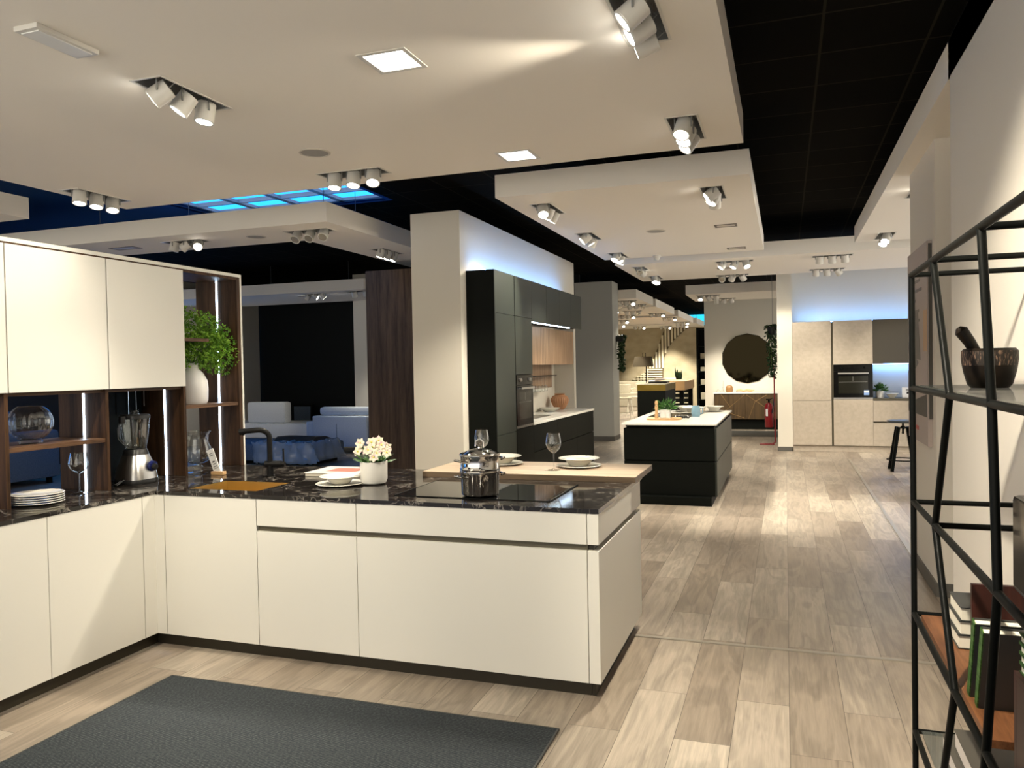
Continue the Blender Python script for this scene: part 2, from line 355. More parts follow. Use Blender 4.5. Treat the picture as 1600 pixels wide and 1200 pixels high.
# ---------------------------------------------------------------- mesh builder
class MB:
    def __init__(s): s.bm = bmesh.new()
    def box(s, x0, x1, y0, y1, z0, z1, bev=0.0, rot=None):
        r = bmesh.ops.create_cube(s.bm, size=1.0)
        vs = r['verts']
        cx, cy, cz = (x0+x1)/2, (y0+y1)/2, (z0+z1)/2
        for v in vs:
            v.co = Vector((v.co.x*abs(x1-x0)+cx, v.co.y*abs(y1-y0)+cy, v.co.z*abs(z1-z0)+cz))
        if bev > 0:
            es = list({e for v in vs for e in v.link_edges})
            rr = bmesh.ops.bevel(s.bm, geom=es, offset=bev, segments=2, affect='EDGES', profile=.6)
            vs = list({v for f in rr['faces'] for v in f.verts} | {v for v in vs if v.is_valid})
        if rot: bmesh.ops.transform(s.bm, matrix=rot, verts=[v for v in vs if v.is_valid])
        return s
    def cyl(s, p0, p1, r0, r1=None, seg=20, cap=True):
        r1 = r0 if r1 is None else r1
        p0, p1 = Vector(p0), Vector(p1); d = p1-p0; L = d.length
        r = bmesh.ops.create_cone(s.bm, cap_ends=cap, segments=seg, radius1=r0, radius2=r1, depth=L)
        q = d.to_track_quat('Z', 'Y').to_matrix().to_4x4()
        bmesh.ops.transform(s.bm, matrix=Matrix.Translation((p0+p1)/2) @ q, verts=r['verts'])
        return s
    def lathe(s, prof, c=(0, 0, 0), seg=32, ribs=0, amp=0.0, closed=False):
        c = Vector(c); rings = []
        for (r, z) in prof:
            if r < 1e-5:
                rings.append([s.bm.verts.new(c+Vector((0, 0, z)))])
            else:
                ring = []
                for k in range(seg):
                    a = 2*PI*k/seg; rr = r*(1+amp*math.cos(ribs*a)) if ribs else r
                    ring.append(s.bm.verts.new(c+Vector((rr*math.cos(a), rr*math.sin(a), z))))
                rings.append(ring)
        for a, b in zip(rings, rings[1:]):
            for k in range(seg):
                k2 = (k+1) % seg
                if len(a) == 1 and len(b) == 1: continue
                if len(a) == 1: f = (a[0], b[k2], b[k])
                elif len(b) == 1: f = (a[k], a[k2], b[0])
                else: f = (a[k], a[k2], b[k2], b[k])
                try: s.bm.faces.new(f)
                except ValueError: pass
        return s
    def tube(s, pts, r, seg=10, radii=None, caps=True):
        pts = [Vector(p) for p in pts]; n = len(pts); rings = []
        up = None
        for i, p in enumerate(pts):
            t = (pts[min(i+1, n-1)]-pts[max(i-1, 0)]).normalized()
            if up is None:
                up = Vector((0, 0, 1)) if abs(t.z) < .9 else Vector((1, 0, 0))
            sd = t.cross(up).normalized(); up = sd.cross(t).normalized()
            rr = radii[i] if radii else r
            rings.append([s.bm.verts.new(p+rr*(math.cos(2*PI*k/seg)*sd+math.sin(2*PI*k/seg)*up)) for k in range(seg)])
        for a, b in zip(rings, rings[1:]):
            for k in range(seg):
                s.bm.faces.new((a[k], a[(k+1) % seg], b[(k+1) % seg], b[k]))
        if caps:
            s.bm.faces.new(rings[0][::-1]); s.bm.faces.new(rings[-1])
        return s
    def poly(s, pts, flip=False):
        vs = [s.bm.verts.new(Vector(p)) for p in pts]
        s.bm.faces.new(vs[::-1] if flip else vs); return s
    def prism(s, pts, axis, a, b):
        """extrude a 2-D outline along an axis from a to b"""
        def P(p, t):
            q = list(p); q.insert('XYZ'.index(axis), t); return Vector(q)
        A = [s.bm.verts.new(P(p, a)) for p in pts]; B = [s.bm.verts.new(P(p, b)) for p in pts]
        n = len(pts)
        for k in range(n): s.bm.faces.new((A[k], A[(k+1) % n], B[(k+1) % n], B[k]))
        s.bm.faces.new(A[::-1]); s.bm.faces.new(B)
        return s
    def sphere(s, c, r, sc=(1, 1, 1), seg=16):
        q = bmesh.ops.create_uvsphere(s.bm, u_segments=seg, v_segments=max(6, seg//2), radius=r)
        for v in q['verts']: v.co = Vector((v.co.x*sc[0]+c[0], v.co.y*sc[1]+c[1], v.co.z*sc[2]+c[2]))
        return s
    def leaf(s, p, d, L, w, nrm=None, fold=.25):
        p = Vector(p); d = Vector(d).normalized()
        n = Vector(nrm) if nrm else Vector((random.uniform(-1, 1), random.uniform(-1, 1), random.uniform(.2, 1)))
        sd = d.cross(n)
        if sd.length < 1e-4: sd = d.cross(Vector((1, 0, 0)))
        sd.normalize(); n = sd.cross(d)
        a = s.bm.verts.new(p); b = s.bm.verts.new(p+d*L*.55+sd*w/2-n*w*fold*.3); c = s.bm.verts.new(p+d*L-n*L*.12); e = s.bm.verts.new(p+d*L*.55-sd*w/2-n*w*fold*.3)
        m = s.bm.verts.new(p+d*L*.55+n*w*fold*.2)
        s.bm.faces.new((a, b, m)); s.bm.faces.new((b, c, m)); s.bm.faces.new((c, e, m)); s.bm.faces.new((e, a, m))
        return s

WL = {}
def wl(o):
    return WL.get(o.name, Vector((0, 0, 0)))
def bake(name, mb, mt, parent=None, smooth=False, base=True):
    bm = mb.bm
    bmesh.ops.recalc_face_normals(bm, faces=bm.faces)
    if parent is not None: off = wl(parent)
    elif base and bm.verts:
        xs = [v.co.x for v in bm.verts]; ys = [v.co.y for v in bm.verts]; zs = [v.co.z for v in bm.verts]
        off = Vector(((min(xs)+max(xs))/2, (min(ys)+max(ys))/2, min(zs)))
    else: off = Vector((0, 0, 0))
    for v in bm.verts: v.co -= off
    me = bpy.data.meshes.new(name); bm.to_mesh(me); bm.free()
    ms = mt if isinstance(mt, (list, tuple)) else [mt]
    for q in ms: me.materials.append(M[q] if isinstance(q, str) else q)
    if smooth:
        for p in me.polygons: p.use_smooth = True
        try: me.set_sharp_from_angle(angle=math.radians(40))
        except Exception: pass
    o = bpy.data.objects.new(name, me); COL.objects.link(o)
    if parent is None: o.location = off; WL[o.name] = off
    else: o.parent = parent; WL[o.name] = off
    return o
def tag(o, label, cat, group=None, kind=None):
    o['label'] = label; o['category'] = cat
    if group: o['group'] = group
    if kind: o['kind'] = kind
    return o
def thing(name, label, cat, loc=(0, 0, 0), group=None):
    o = bpy.data.objects.new(name, None); COL.objects.link(o); o.empty_display_size = .1
    o.location = loc; WL[o.name] = Vector(loc)
    return tag(o, label, cat, group)
def struct(name, mb, mt, parent=None, smooth=False):
    o = bake(name, mb, mt, parent, smooth, base=False)
    if parent is None: o['kind'] = 'structure'
    return o
def kids(o): return [c for c in bpy.data.objects if c.parent == o]
def copy_tree(o, parent=None):
    ks = kids(o)
    c = o.copy(); COL.objects.link(c); c.parent = parent
    for k in ks: copy_tree(k, c)
    return c
def place(o, loc, rz=0.0, label=None):
    o.location = loc; o.rotation_euler = (0, 0, rz)
    if label: o['label'] = label
    return o

# ---------------------------------------------------------------- the setting
ZC = 3.074; ZT = 3.27; ZD = 3.63
struct('floor', MB().box(-16, 6, -3.2, 34, -.1, 0), 'floor')

def tiled_ceiling():
    mb = MB()
    holes = [(-6.85, -4.45, 6.9, 8.38), (-12.4, -5.2, 8.5, 9.8)]
    xs = sorted({-16, 6, *[h[0] for h in holes], *[h[1] for h in holes]})
    ys = sorted({-3.2, 34, *[h[2] for h in holes], *[h[3] for h in holes]})
    for a, b in zip(xs, xs[1:]):
        for c, d in zip(ys, ys[1:]):
            if any(h[0] <= a and b <= h[1] and h[2] <= c and d <= h[3] for h in holes): continue
            mb.box(a, b, c, d, ZD, ZD+.01)
    return mb
struct('ceiling', tiled_ceiling(), 'tiles')

def skylight(x0, x1, y0, y1, nx, name):
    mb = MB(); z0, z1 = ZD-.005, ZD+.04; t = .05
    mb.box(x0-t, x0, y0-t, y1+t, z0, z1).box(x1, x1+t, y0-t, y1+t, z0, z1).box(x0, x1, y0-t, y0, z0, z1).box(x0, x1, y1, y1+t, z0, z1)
    o = struct(name, mb, 'skyglow')
    fr = MB(); zz = ZD+.02
    for i in range(nx+1):
        x = x0+(x1-x0)*i/nx; fr.box(max(x-.035, x0), min(x+.035, x1), y0, y1, zz, zz+.035)
    fr.box(x0, x1, y0, y0+.07, zz, zz+.035).box(x0, x1, y1-.07, y1, zz, zz+.035).box(x0, x1, y1-.45, y1-.42, zz, zz+.05)
    bake('window_frame', fr, 'sky_frame', o)
    bake('window_pane', MB().box(x0, x1, y0, y1, zz+.015, zz+.020), 'sky_glass', o)
    return o
skylight(-6.85, -4.45, 6.9, 8.38, 4, 'window_1')
skylight(-12.4, -5.2, 8.5, 9.8, 6, 'window_added_2')  # hidden second skylight, added to throw blue light on the sofas

def cloud(rects, holes=(), wires=(), z0=ZC, z1=ZT):
    """suspended plasterboard ceiling panel, with openings cut for the recessed lamps"""
    mb = MB(); bm = mb.bm
    for (x0, x1, y0, y1) in rects:
        hs = [h for h in holes if x0 < h[0] < x1 and y0 < h[2] < y1]
        xs = sorted({x0, x1, *[h[0] for h in hs], *[h[1] for h in hs]})
        ys = sorted({y0, y1, *[h[2] for h in hs], *[h[3] for h in hs]})
        V = {}
        def v(x, y, z):
            if (x, y, z) not in V: V[x, y, z] = bm.verts.new((x, y, z))
            return V[x, y, z]
        for a, b in zip(xs, xs[1:]):
            for c, d in zip(ys, ys[1:]):
                if any(h[0] <= a and b <= h[1] and h[2] <= c and d <= h[3] for h in hs): continue
                bm.faces.new((v(a, c, z0), v(a, d, z0), v(b, d, z0), v(b, c, z0)))
        mb.poly([(x0, y0, z1), (x1, y0, z1), (x1, y1, z1), (x0, y1, z1)])
        for (p, q) in (((x0, y0), (x1, y0)), ((x1, y0), (x1, y1)), ((x1, y1), (x0, y1)), ((x0, y1), (x0, y0))):
            mb.poly([(*p, z0), (*q, z0), (*q, z1), (*p, z1)])
    o = bake('ceiling', mb, 'cloud', base=False); o['kind'] = 'structure'
    for (x, y) in wires:
        bake('suspension_wire', MB().cyl((x, y, z1), (x, y, ZD), .003, seg=6), 'wire', o)
    return o

# ---------------------------------------------------------------- recessed spotlights
GRP = 'triple recessed spotlights in the suspended ceiling panels'
N_LAMP = [0]
def spots(cx, cy, axis, lamps, label, w=.175, L=.51, z=ZC, power=1.0):
    """lamps: list of (azimuth deg, tilt deg, lit, power)"""
    hx, hy = (w/2, L/2) if axis == 'Y' else (L/2, w/2)
    root = thing('recessed_spotlight', label, 'spotlight', (cx, cy, z-.004), GRP)
    t = .012
    fr = MB().box(cx-hx-t, cx+hx+t, cy-hy-t, cy-hy, z-.004, z+.002).box(cx-hx-t, cx+hx+t, cy+hy, cy+hy+t, z-.004, z+.002)
    fr.box(cx-hx-t, cx-hx, cy-hy, cy+hy, z-.004, z+.002).box(cx+hx, cx+hx+t, cy-hy, cy+hy, z-.004, z+.002)
    bake('frame', fr, 'lamp_white', root)
    hb = MB(); e = .0015
    hb.box(cx-hx, cx+hx, cy-hy, cy+hy, z+.13, z+.135).box(cx-hx, cx-hx+e, cy-hy, cy+hy, z, z+.13).box(cx+hx-e, cx+hx, cy-hy, cy+hy, z, z+.13)
    hb.box(cx-hx, cx+hx, cy-hy, cy-hy+e, z, z+.13).box(cx-hx, cx+hx, cy+hy-e, cy+hy, z, z+.13)
    bake('housing', hb, 'lamp_grey', root)
    n = len(lamps)
    for i, (az, ti, lit, pw) in enumerate(lamps):
        s = (i-(n-1)/2)*(L/n)*.96
        px, py = (cx, cy+s) if axis == 'Y' else (cx+s, cy)
        a, q = math.radians(az), math.radians(ti)
        d = Vector((math.sin(q)*math.cos(a), math.sin(q)*math.sin(a), -math.cos(q)))
        c = Vector((px, py, z-.045))
        p0, p1 = c-d*.052, c+d*.052
        hd = MB(); hd.cyl(p0, p1-d*.002, .050, .053, 24)
        h = bake('lamp_head', hd, 'lamp_white', root, True)
        side = d.cross(Vector((0, 0, 1)))
        if side.length < .05: side = Vector((1, 0, 0))
        side.normalize()
        br = MB()
        for sg in (-1, 1):
            b0 = c+side*sg*.056
            br.tube([b0, (b0.x, b0.y, z+.05)], .005, 6)
        br.tube([c-d*.05, c-d*.07+Vector((.01, .01, .02)), (c.x+.02, c.y+.02, z+.06), (c.x+.03, c.y-.02, z+.12)], .004, 6)
        bake('bracket', br, 'lamp_grey', h)
        bake('lens', MB().cyl(p1-d*.003, p1, .044, seg=24), 'lens_on' if lit else 'lens_off', h)
        bz = MB().lathe([(.044, -.001), (.053, -.001), (.053, .003), (.044, .003)], seg=24)
        bmesh.ops.transform(bz.bm, matrix=Matrix.Translation(p1) @ d.to_track_quat('Z', 'Y').to_matrix().to_4x4(), verts=bz.bm.verts)
        bake('bezel', bz, 'lamp_white', h, True)
        if lit and pw > 0:
            ld = bpy.data.lights.new('lamp_light', 'SPOT'); ld.energy = SPOT_W*pw*power; ld.color = WARM
            ld.spot_size = math.radians(66); ld.spot_blend = .55; ld.shadow_soft_size = .04
            lo = bpy.data.objects.new('lamp_light', ld); COL.objects.link(lo); lo.parent = h
            lo.matrix_local = Matrix.Translation(p1+d*.012-wl(root)) @ (-d).to_track_quat('Z', 'Y').to_matrix().to_4x4()
            N_LAMP[0] += 1
    return (cx-hx, cx+hx, cy-hy, cy+hy)

H1 = [
 spots(-2.99, 3.39, 'Y', [(205, 55, 1, .14), (215, 35, 1, .18), (240, 10, 1, .5)], 'triple white spotlight in the upper left of the photo, two heads turned left'),
 spots(-5.32, 5.0, 'Y', [(-60, 12, 1, 1), (-60, 16, 1, 1), (-50, 20, 1, 1)], 'triple lit spotlight near the left end of the nearest ceiling panel, above the cream cabinets'),
 spots(-3.03, 5.19, 'X', [(-80, 12, 1, .55), (-85, 16, 1, .55), (-70, 26, 1, .6)], 'triple lit spotlight at the far edge of the nearest ceiling panel, beside the round speaker'),
 spots(-.57, 3.37, 'Y', [(190, 50, 1, .3), (195, 58, 1, .3), (180, 72, 1, .6)], 'triple spotlight at the top edge of the photo, throwing a beam across the ceiling'),
 spots(-.57, 5.03, 'Y', [(250, 28, 1, 1), (240, 35, 1, .9), (215, 40, 1, .6)], 'triple lit spotlight near the right far corner of the nearest ceiling panel'),
 # unseen fixtures added in the same rows to light near floor and right wall
 spots(-.57, 1.6, 'Y', [(100, 22, 1, .4), (60, 44, 1, 1.5), (35, 50, 1, 1.8)], 'unseen triple spotlight added on the nearest ceiling panel above and behind the viewer, right row'),
 spots(-2.99, 1.6, 'Y', [(80, 42, 1, .5), (100, 44, 1, .5), (60, 42, 1, .8)], 'unseen triple spotlight added on the nearest ceiling panel above and behind the viewer, left row'),
]
DL = [(-1.755, 3.39, .115), (-1.742, 5.21, .115)]
c1 = cloud([(-5.52, -.25, -2.0, 5.51)], H1+[(x-s, x+s, y-s, y+s) for x, y, s in DL])
for i, (x, y, s) in enumerate(DL):
    r = thing('square_downlight', ['glowing square downlight nearest the viewer in the first ceiling panel', 'glowing square downlight at the far edge of the first ceiling panel'][i], 'ceiling light', (x, y, ZC-.004), 'square flush ceiling downlights')
    f = MB(); t = .022
    f.box(x-s-t+.01, x+s+.012, y-s-t+.01, y-s+.012, ZC-.004, ZC+.01).box(x-s-t+.01, x+s+.012, y+s-.012, y+s+.012, ZC-.004, ZC+.01)
    f.box(x-s-.012, x-s+.012, y-s+.012, y+s-.012, ZC-.004, ZC+.01).box(x+s-.012, x+s+.012, y-s+.012, y+s-.012, ZC-.004, ZC+.01)
    bake('frame', f, 'lamp_white', r)
    bake('diffuser', MB().box(x-s+.012, x+s-.012, y-s+.012, y+s-.012, ZC, ZC+.008), 'panel_on', r)

H2 = [
 spots(-.57, 7.0, 'Y', [(195, 55, 1, 1), (215, 30, 1, .8), (100, 35, 1, 1.4)], 'triple spotlight at the near right corner of the second ceiling panel'),
 spots(-2.075, 7.07, 'Y', [(-70, 35, 1, 1), (180, 25, 1, 1), (180, 30, 1, 1)], 'triple spotlight at the near left corner of the second ceiling panel'),
 spots(-2.09, 8.75, 'Y', [(200, 50, 1, 1), (20, 30, 1, 1.5), (180, 30, 0, 0)], 'triple spotlight midway along the left edge of the second ceiling panel'),
 spots(-2.09, 10.42, 'Y', [(240, 35, 1, 1), (-20, 28, 1, 2.0), (200, 15, 1, 1)], 'triple spotlight at the far left corner of the second ceiling panel'),
]
c2 = cloud([(-2.36, -.25, 6.42, 10.80)], H2)
H3 = [
 spots(-2.07, 12.02, 'Y', [(-80, 50, 0, 0), (60, 60, 1, .8)], 'double spotlight near the left edge of the third ceiling panel'),
 spots(-2.05, 13.35, 'Y', [(-75, 25, 1, 1), (-60, 30, 1, 1)], 'double lit spotlight at the far left corner of the third ceiling panel'),
 spots(-.68, 11.8, 'X', [(200, 40, 1, 1), (215, 30, 1, 1), (-60, 30, 1, 1)], 'triple lit spotlight in a row at the near edge of the third ceiling panel'),
 spots(-.82, 13.6, 'X', [(-90, 55, 0, 0), (120, 45, 1, 1), (60, 45, 1, 1)], 'triple spotlight hanging at the far edge of the third ceiling panel, heads turned away'),
 spots(.63, 11.82, 'X', [(100, 25, 1, .7), (90, 25, 1, .7), (80, 25, 1, .7)], 'triple spotlight in a row before the beige cabinets, nearer of the two'),
 spots(.64, 13.5, 'X', [(95, 22, 1, .5), (85, 25, 1, .5), (40, 45, 1, .6)], 'triple spotlight in a row before the beige cabinets, farther of the two'),
]
c3 = cloud([(-2.35, 3.6, 11.42, 13.87)], H3)
H4 = [
 spots(1.125, 10.24, 'Y', [(240, 35, 1, 1), (230, 30, 1, .8)], 'spotlight at the far corner of the right-hand ceiling panel'),
 spots(1.14, 7.7, 'Y', [(180, 65, 1, .8), (190, 35, 1, .8)], 'spotlight on the right-hand ceiling panel half hidden by the white pillar'),
]
c4 = cloud([(.826, 3.6, 4.66, 10.66)], H4)
H5 = [
 spots(-6.30, 7.12, 'X', [(200, 15, 0, 0), (190, 60, 0, 0), (-55, 55, 1, .7)], 'triple spotlight with one dazzling head above the tall cream cabinets'),
 spots(-4.70, 7.13, 'X', [(-90, 42, 0, 0), (-85, 42, 0, 0), (-75, 45, 0, 0)], 'triple unlit spotlight at the corner of the left-hand ceiling panel'),
 spots(-4.66, 8.75, 'Y', [(200, 20, 1, .5), (210, 22, 1, .5), (225, 25, 1, .5)], 'triple spotlight on the left-hand ceiling panel beside the white pillar'),
]
c5 = cloud([(-13, -4.25, 6.74, 7.62), (-5.07, -4.25, 7.62, 13.0)], H5, wires=[(-7.3, 6.9), (-4.35, 6.85), (-6.5, 7.4), (-4.6, 7.9)])
H6 = [
 spots(-8.45, 12.95, 'X', [(170, 50, 1, .4), (20, 55, 1, .4), (40, 40, 1, .4)], 'triple spotlight under the blue-lit ceiling panel above the sofas'),
 spots(-7.45, 12.9, 'X', [(95, 25, 1, .4), (90, 25, 1, .4)], 'spotlight at the right end of the blue-lit ceiling panel'),
]
c6 = cloud([(-13, -7.2, 12.6, 14.6)], H6, wires=[(-7.6, 12.75), (-9.3, 12.75), (-10.3, 12.8)])
c7 = cloud([(-13, -6.65, 1.5, 5.48)])
HF = []
fl = 'small lit spotlight cluster in the far lounge ceiling, beyond the grey pillar'
H8 = [spots(-1.55, 17.35, 'X', [(-90, 30, 1, 1), (60, 50, 1, 1), (80, 45, 1, 1)], 'triple dazzling spotlight on the panel before the round mirror'),
      spots(-1.3, 18.4, 'X', [(90, 30, 1, .7), (90, 32, 1, .7), (70, 35, 1, .7)], 'triple spotlight farther back on the panel before the round mirror')]
c8 = cloud([(-1.98, 3.6, 16.95, 18.95)], H8)
FAR = [((-8, -3.07, 17.2, 19.5), [(-3.42, 17.8, 'X', 1), (-3.9, 18.7, 'X', 0), (-3.4, 19.0, 'X', 0)]),
       ((-8, -3.07, 19.95, 23.4), [(-4.35, 20.5, 'X', 1), (-3.9, 21.2, 'X', 0), (-3.45, 22.6, 'X', 1), (-4.35, 22.9, 'X', 1)]),
       ((-8, -3.07, 24.3, 28.4), [(-3.4, 24.8, 'X', 1), (-5.0, 25.3, 'X', 1), (-3.35, 27.6, 'X', 1), (-5.6, 27.8, 'X', 1)]),
       ((-8, -3.0, 28.9, 31.6), [(-3.6, 29.6, 'X', 1), (-5.2, 29.7, 'X', 1), (-4.3, 30.2, 'X', 1)])]
rowname = ['first', 'second', 'third', 'last']
for k, (rc, ls) in enumerate(FAR):
    hs = []
    for j, (x, y, ax, lit) in enumerate(ls):
        hs.append(spots(x, y, ax, [(80, 30, lit, 1.6), (90, 25, lit, 1.6), (-70, 40, lit, 1.0)], f'spotlight cluster in the {rowname[k]} stepped lounge ceiling panel, ' + ['leftmost', 'second from left', 'third from left', 'rightmost'][j if len(ls) == 4 else (0, 1, 3)[j]] + (' and lit' if lit else ' and unlit')))
    cloud([rc], hs)

# small ceiling fittings
def speaker(x, y, label, r=.105):
    q = thing('ceiling_speaker', label, 'speaker', (x, y, ZC-.006), 'round ceiling speakers')
    bake('rim', MB().lathe([(r-.014, ZC-.001), (r-.012, ZC-.006), (r, ZC-.004), (r+.002, ZC)], (x, y, 0), 32), 'vent', q, True)
    bake('grille', MB().lathe([(0, ZC-.004), (r-.014, ZC-.003)], (x, y, 0), 32), 'grille', q)
speaker(-2.98, 4.60, 'round grey speaker in the nearest ceiling panel')
speaker(-1.33, 8.73, 'round grey speaker in the second ceiling panel')
speaker(-5.41, 7.18, 'round grey speaker in the left-hand ceiling panel')
speaker(-8.9, 13.2, 'round speaker under the blue-lit panel above the sofas')
def vent(x0, x1, y0, y1, label):
    q = thing('ceiling_vent', label, 'vent', ((x0+x1)/2, (y0+y1)/2, ZC-.006), 'slim rectangular ceiling vents')
    t = .022; f = MB()
    f.box(x0, x1, y0, y0+t, ZC-.006, ZC).box(x0, x1, y1-t, y1, ZC-.006, ZC).box(x0, x0+t, y0+t, y1-t, ZC-.006, ZC).box(x1-t, x1, y0+t, y1-t, ZC-.006, ZC)
    bake('frame', f, 'vent_dark', q)
    bake('panel', MB().box(x0+t, x1-t, y0+t, y1-t, ZC-.003, ZC), 'vent', q)
vent(-.70, -.47, 8.62, 8.78, 'slim vent in the middle of the second ceiling panel')
vent(-.69, -.46, 10.38, 10.53, 'slim vent at the far right corner of the second ceiling panel')
vent(-.98, -.72, 12.5, 12.65, 'slim vent in the third ceiling panel between the two spotlight rows')
vent(-7.4, -7.05, 7.1, 7.26, 'dark slim vent in the left-hand ceiling panel')
q = thing('emergency_light', 'long flat white emergency light on the nearest ceiling panel, top left corner', 'emergency light', (-2.985, 2.63, ZC-.03))
bake('housing', MB().box(-3.052, -2.92, 2.468, 2.785, ZC-.022, ZC, .004), 'lamp_white', q)
bake('diffuser', MB().box(-3.035, -2.937, 2.49, 2.763, ZC-.027, ZC-.022, .002), mat('frosted_cover', (.78, .78, .76), .25), q)
q = thing('smoke_detector', 'small white detector at the far edge of the second ceiling panel', 'smoke detector', (-1.62, 10.68, ZC-.06))
bake('base', MB().cyl((-1.62, 10.68, ZC-.02), (-1.62, 10.68, ZC), .055), 'lamp_white', q, True)
bake('sensor', MB().cyl((-1.62, 10.68, ZC-.06), (-1.62, 10.68, ZC-.02), .03, .045), 'lamp_white', q, True)

# ---------------------------------------------------------------- walls
struct('wall_left', MB().box(-3.84, -3.265, 7.756, 8.0, 0, 3.29).box(-3.84, -3.265, 8.0, 12.54, 2.36, 3.29).box(-3.84, -3.60, 8.0, 12.46, 0, 2.36).box(-3.84, -3.265, 12.46, 12.58, 0, 2.36), 'paint')
struct('wall_pillar', MB().box(-4.28, -3.46, 16.48, 17.1, .10, 3.40), 'paint_grey')
struct('baseboard_pillar', MB().box(-4.29, -3.452, 16.472, 17.108, 0, .10), 'skirting')
struct('wall_right', MB().box(.826, .95, -3.0, 4.66, .10, ZT).box(.826, .95, -3.0, 4.70, ZC-.0, ZT), 'paint_right')
struct('baseboard_right', MB().box(.814, .826, -3.0, 4.66, 0, .10), 'skirting')
struct('wall_right_pillar', MB().box(.955, 1.9, 5.92, 7.02, .09, ZC), 'paint_right')
struct('wall_right_light_block', MB().box(1.9, 2.0, 4.4, 5.93, 0, ZC).box(.95, 2.0, 4.3, 4.4, 0, ZC), 'paint_right')  # unseen walls added to keep world light off the pillar's near face
struct('baseboard_right_pillar', MB().box(.943, 1.9, 5.908, 7.032, 0, .09), 'skirting')
struct('wall_rear', MB().box(-.14, .115, 15.0, 15.75, .08, ZC+.3), 'paint').location
struct('wall_rear_kitchen', MB().box(.115, 3.3, 15.62, 15.75, 0, ZC+.3), 'paint')
struct('baseboard_rear', MB().box(-.148, .10, 14.992, 15.0, 0, .08), 'skirting')
struct('wall_mirror', MB().box(-1.92, 3.3, 20.30, 20.45, 0, ZC+.2), 'paint')
struct('wall_lounge', MB().box(-9, -2.6, 31.6, 31.75, 0, ZC), 'stone')
struct('wall_lounge_top', MB().box(-12, 3, 33.0, 33.1, 0, 4.2), 'charcoal')
struct('wall_lounge_side', MB().box(-9.1, -9, 17.2, 31.7, 0, ZC), 'stone')
struct('wall_sofa', MB().box(-12.6, -8.3, 16.62, 16.7, 0, ZD), 'charcoal')
struct('wall_sofa_end', MB().box(-8.62, -8.30, 14.62, 16.6, 0, ZD), 'paint')
struct('wall_sofa_side', MB().box(-12.6, -12.5, 4.8, 11.6, 0, ZD).box(-12.6, -12.5, 11.6, 13.8, 2.95, ZD), 'grey_wall')
struct('wall_sofa_corner', MB().box(-12.6, -12.5, 13.8, 16.6, 0, ZD), 'paint')
w4 = struct('window_added_4', MB().box(-12.56, -12.54, 11.6, 13.8, .06, 2.95), 'sky_glass')  # window out of view, added for blue side light on the sofas
bake('window_frame', MB().box(-12.59, -12.51, 11.6, 13.8, 0, .06).box(-12.59, -12.51, 12.7, 12.76, .06, 2.95), 'sky_frame', w4)
struct('wall_dark_partition', MB().box(-8.3, -4.28, 16.9, 17.0, 0, ZD), 'charcoal')
struct('wall_light_baffle', MB().box(-16, 6, -2.1, -2.03, ZC, ZD).box(3.6, 3.7, -2, 20.3, ZC, ZD), 'charcoal')  # unseen strips added to block world light passing above the ceiling panels
struct('ceiling_skyglow_patch', MB().box(-12.4, -6.95, 5.6, 8.4, ZD-.012, ZD-.002), 'skyglow')  # ceiling patch coloured blue to stand for skylight glow
w5 = struct('window_5', MB().box(-12.56, -12.54, -.5, 3.0, .4, 2.5), 'sky_glass')
bake('window_frame', MB().box(-12.59, -12.51, -.5, 3.0, .35, .4).box(-12.59, -12.51, 1.2, 1.26, .4, 2.5), 'sky_frame', w5)
struct('wall_left_light_block', MB().box(-12.6, -12.5, -3.2, -.5, 0, ZD).box(-12.6, -12.5, 3.0, 4.8, 0, ZD).box(-12.6, -12.5, -.5, 3.0, 2.5, ZD).box(-12.6, -12.5, -.5, 3.0, 0, .35), 'charcoal')  # unseen wall added to cut the blue light entering from the left
w3 = struct('window_3', MB().box(-3.80, -3.05, 32.90, 32.98, 3.2, 3.85), mat('bright_sky_window', (.1, .5, .6), .3, emit=(.02, .55, .80), es=1.0))
bake('window_frame', MB().box(-3.84, -3.01, 32.88, 32.99, 3.85, 3.90).box(-3.84, -3.80, 32.88, 32.99, 3.2, 3.85).box(-3.05, -3.01, 32.88, 32.99, 3.2, 3.85).box(-3.56, -3.55, 32.88, 32.9, 3.2, 3.85).box(-3.42, -3.41, 32.88, 32.9, 3.2, 3.85), 'sky_frame', w3)
struct('trim_1', MB().box(-.86, .826, 4.575, 4.605, 0, .006), 'aluminium')
struct('trim_2', MB().box(.95, .985, 7.1, 13.9, 0, .006), 'aluminium')

# ---------------------------------------------------------------- white peninsula and left run
ZF0, ZF1, ZG0, ZG1 = .08, .897, .718, .748     # front bottom, top, grip gap
YF, XR, XL = 3.64, -.848, -3.502
def kit(name, label, cat='cabinet', group=None, loc=(0, 0, 0)): return thing(name, label, cat, loc, group)
G = 'cream base cabinets of the peninsula kitchen'
g = .0018
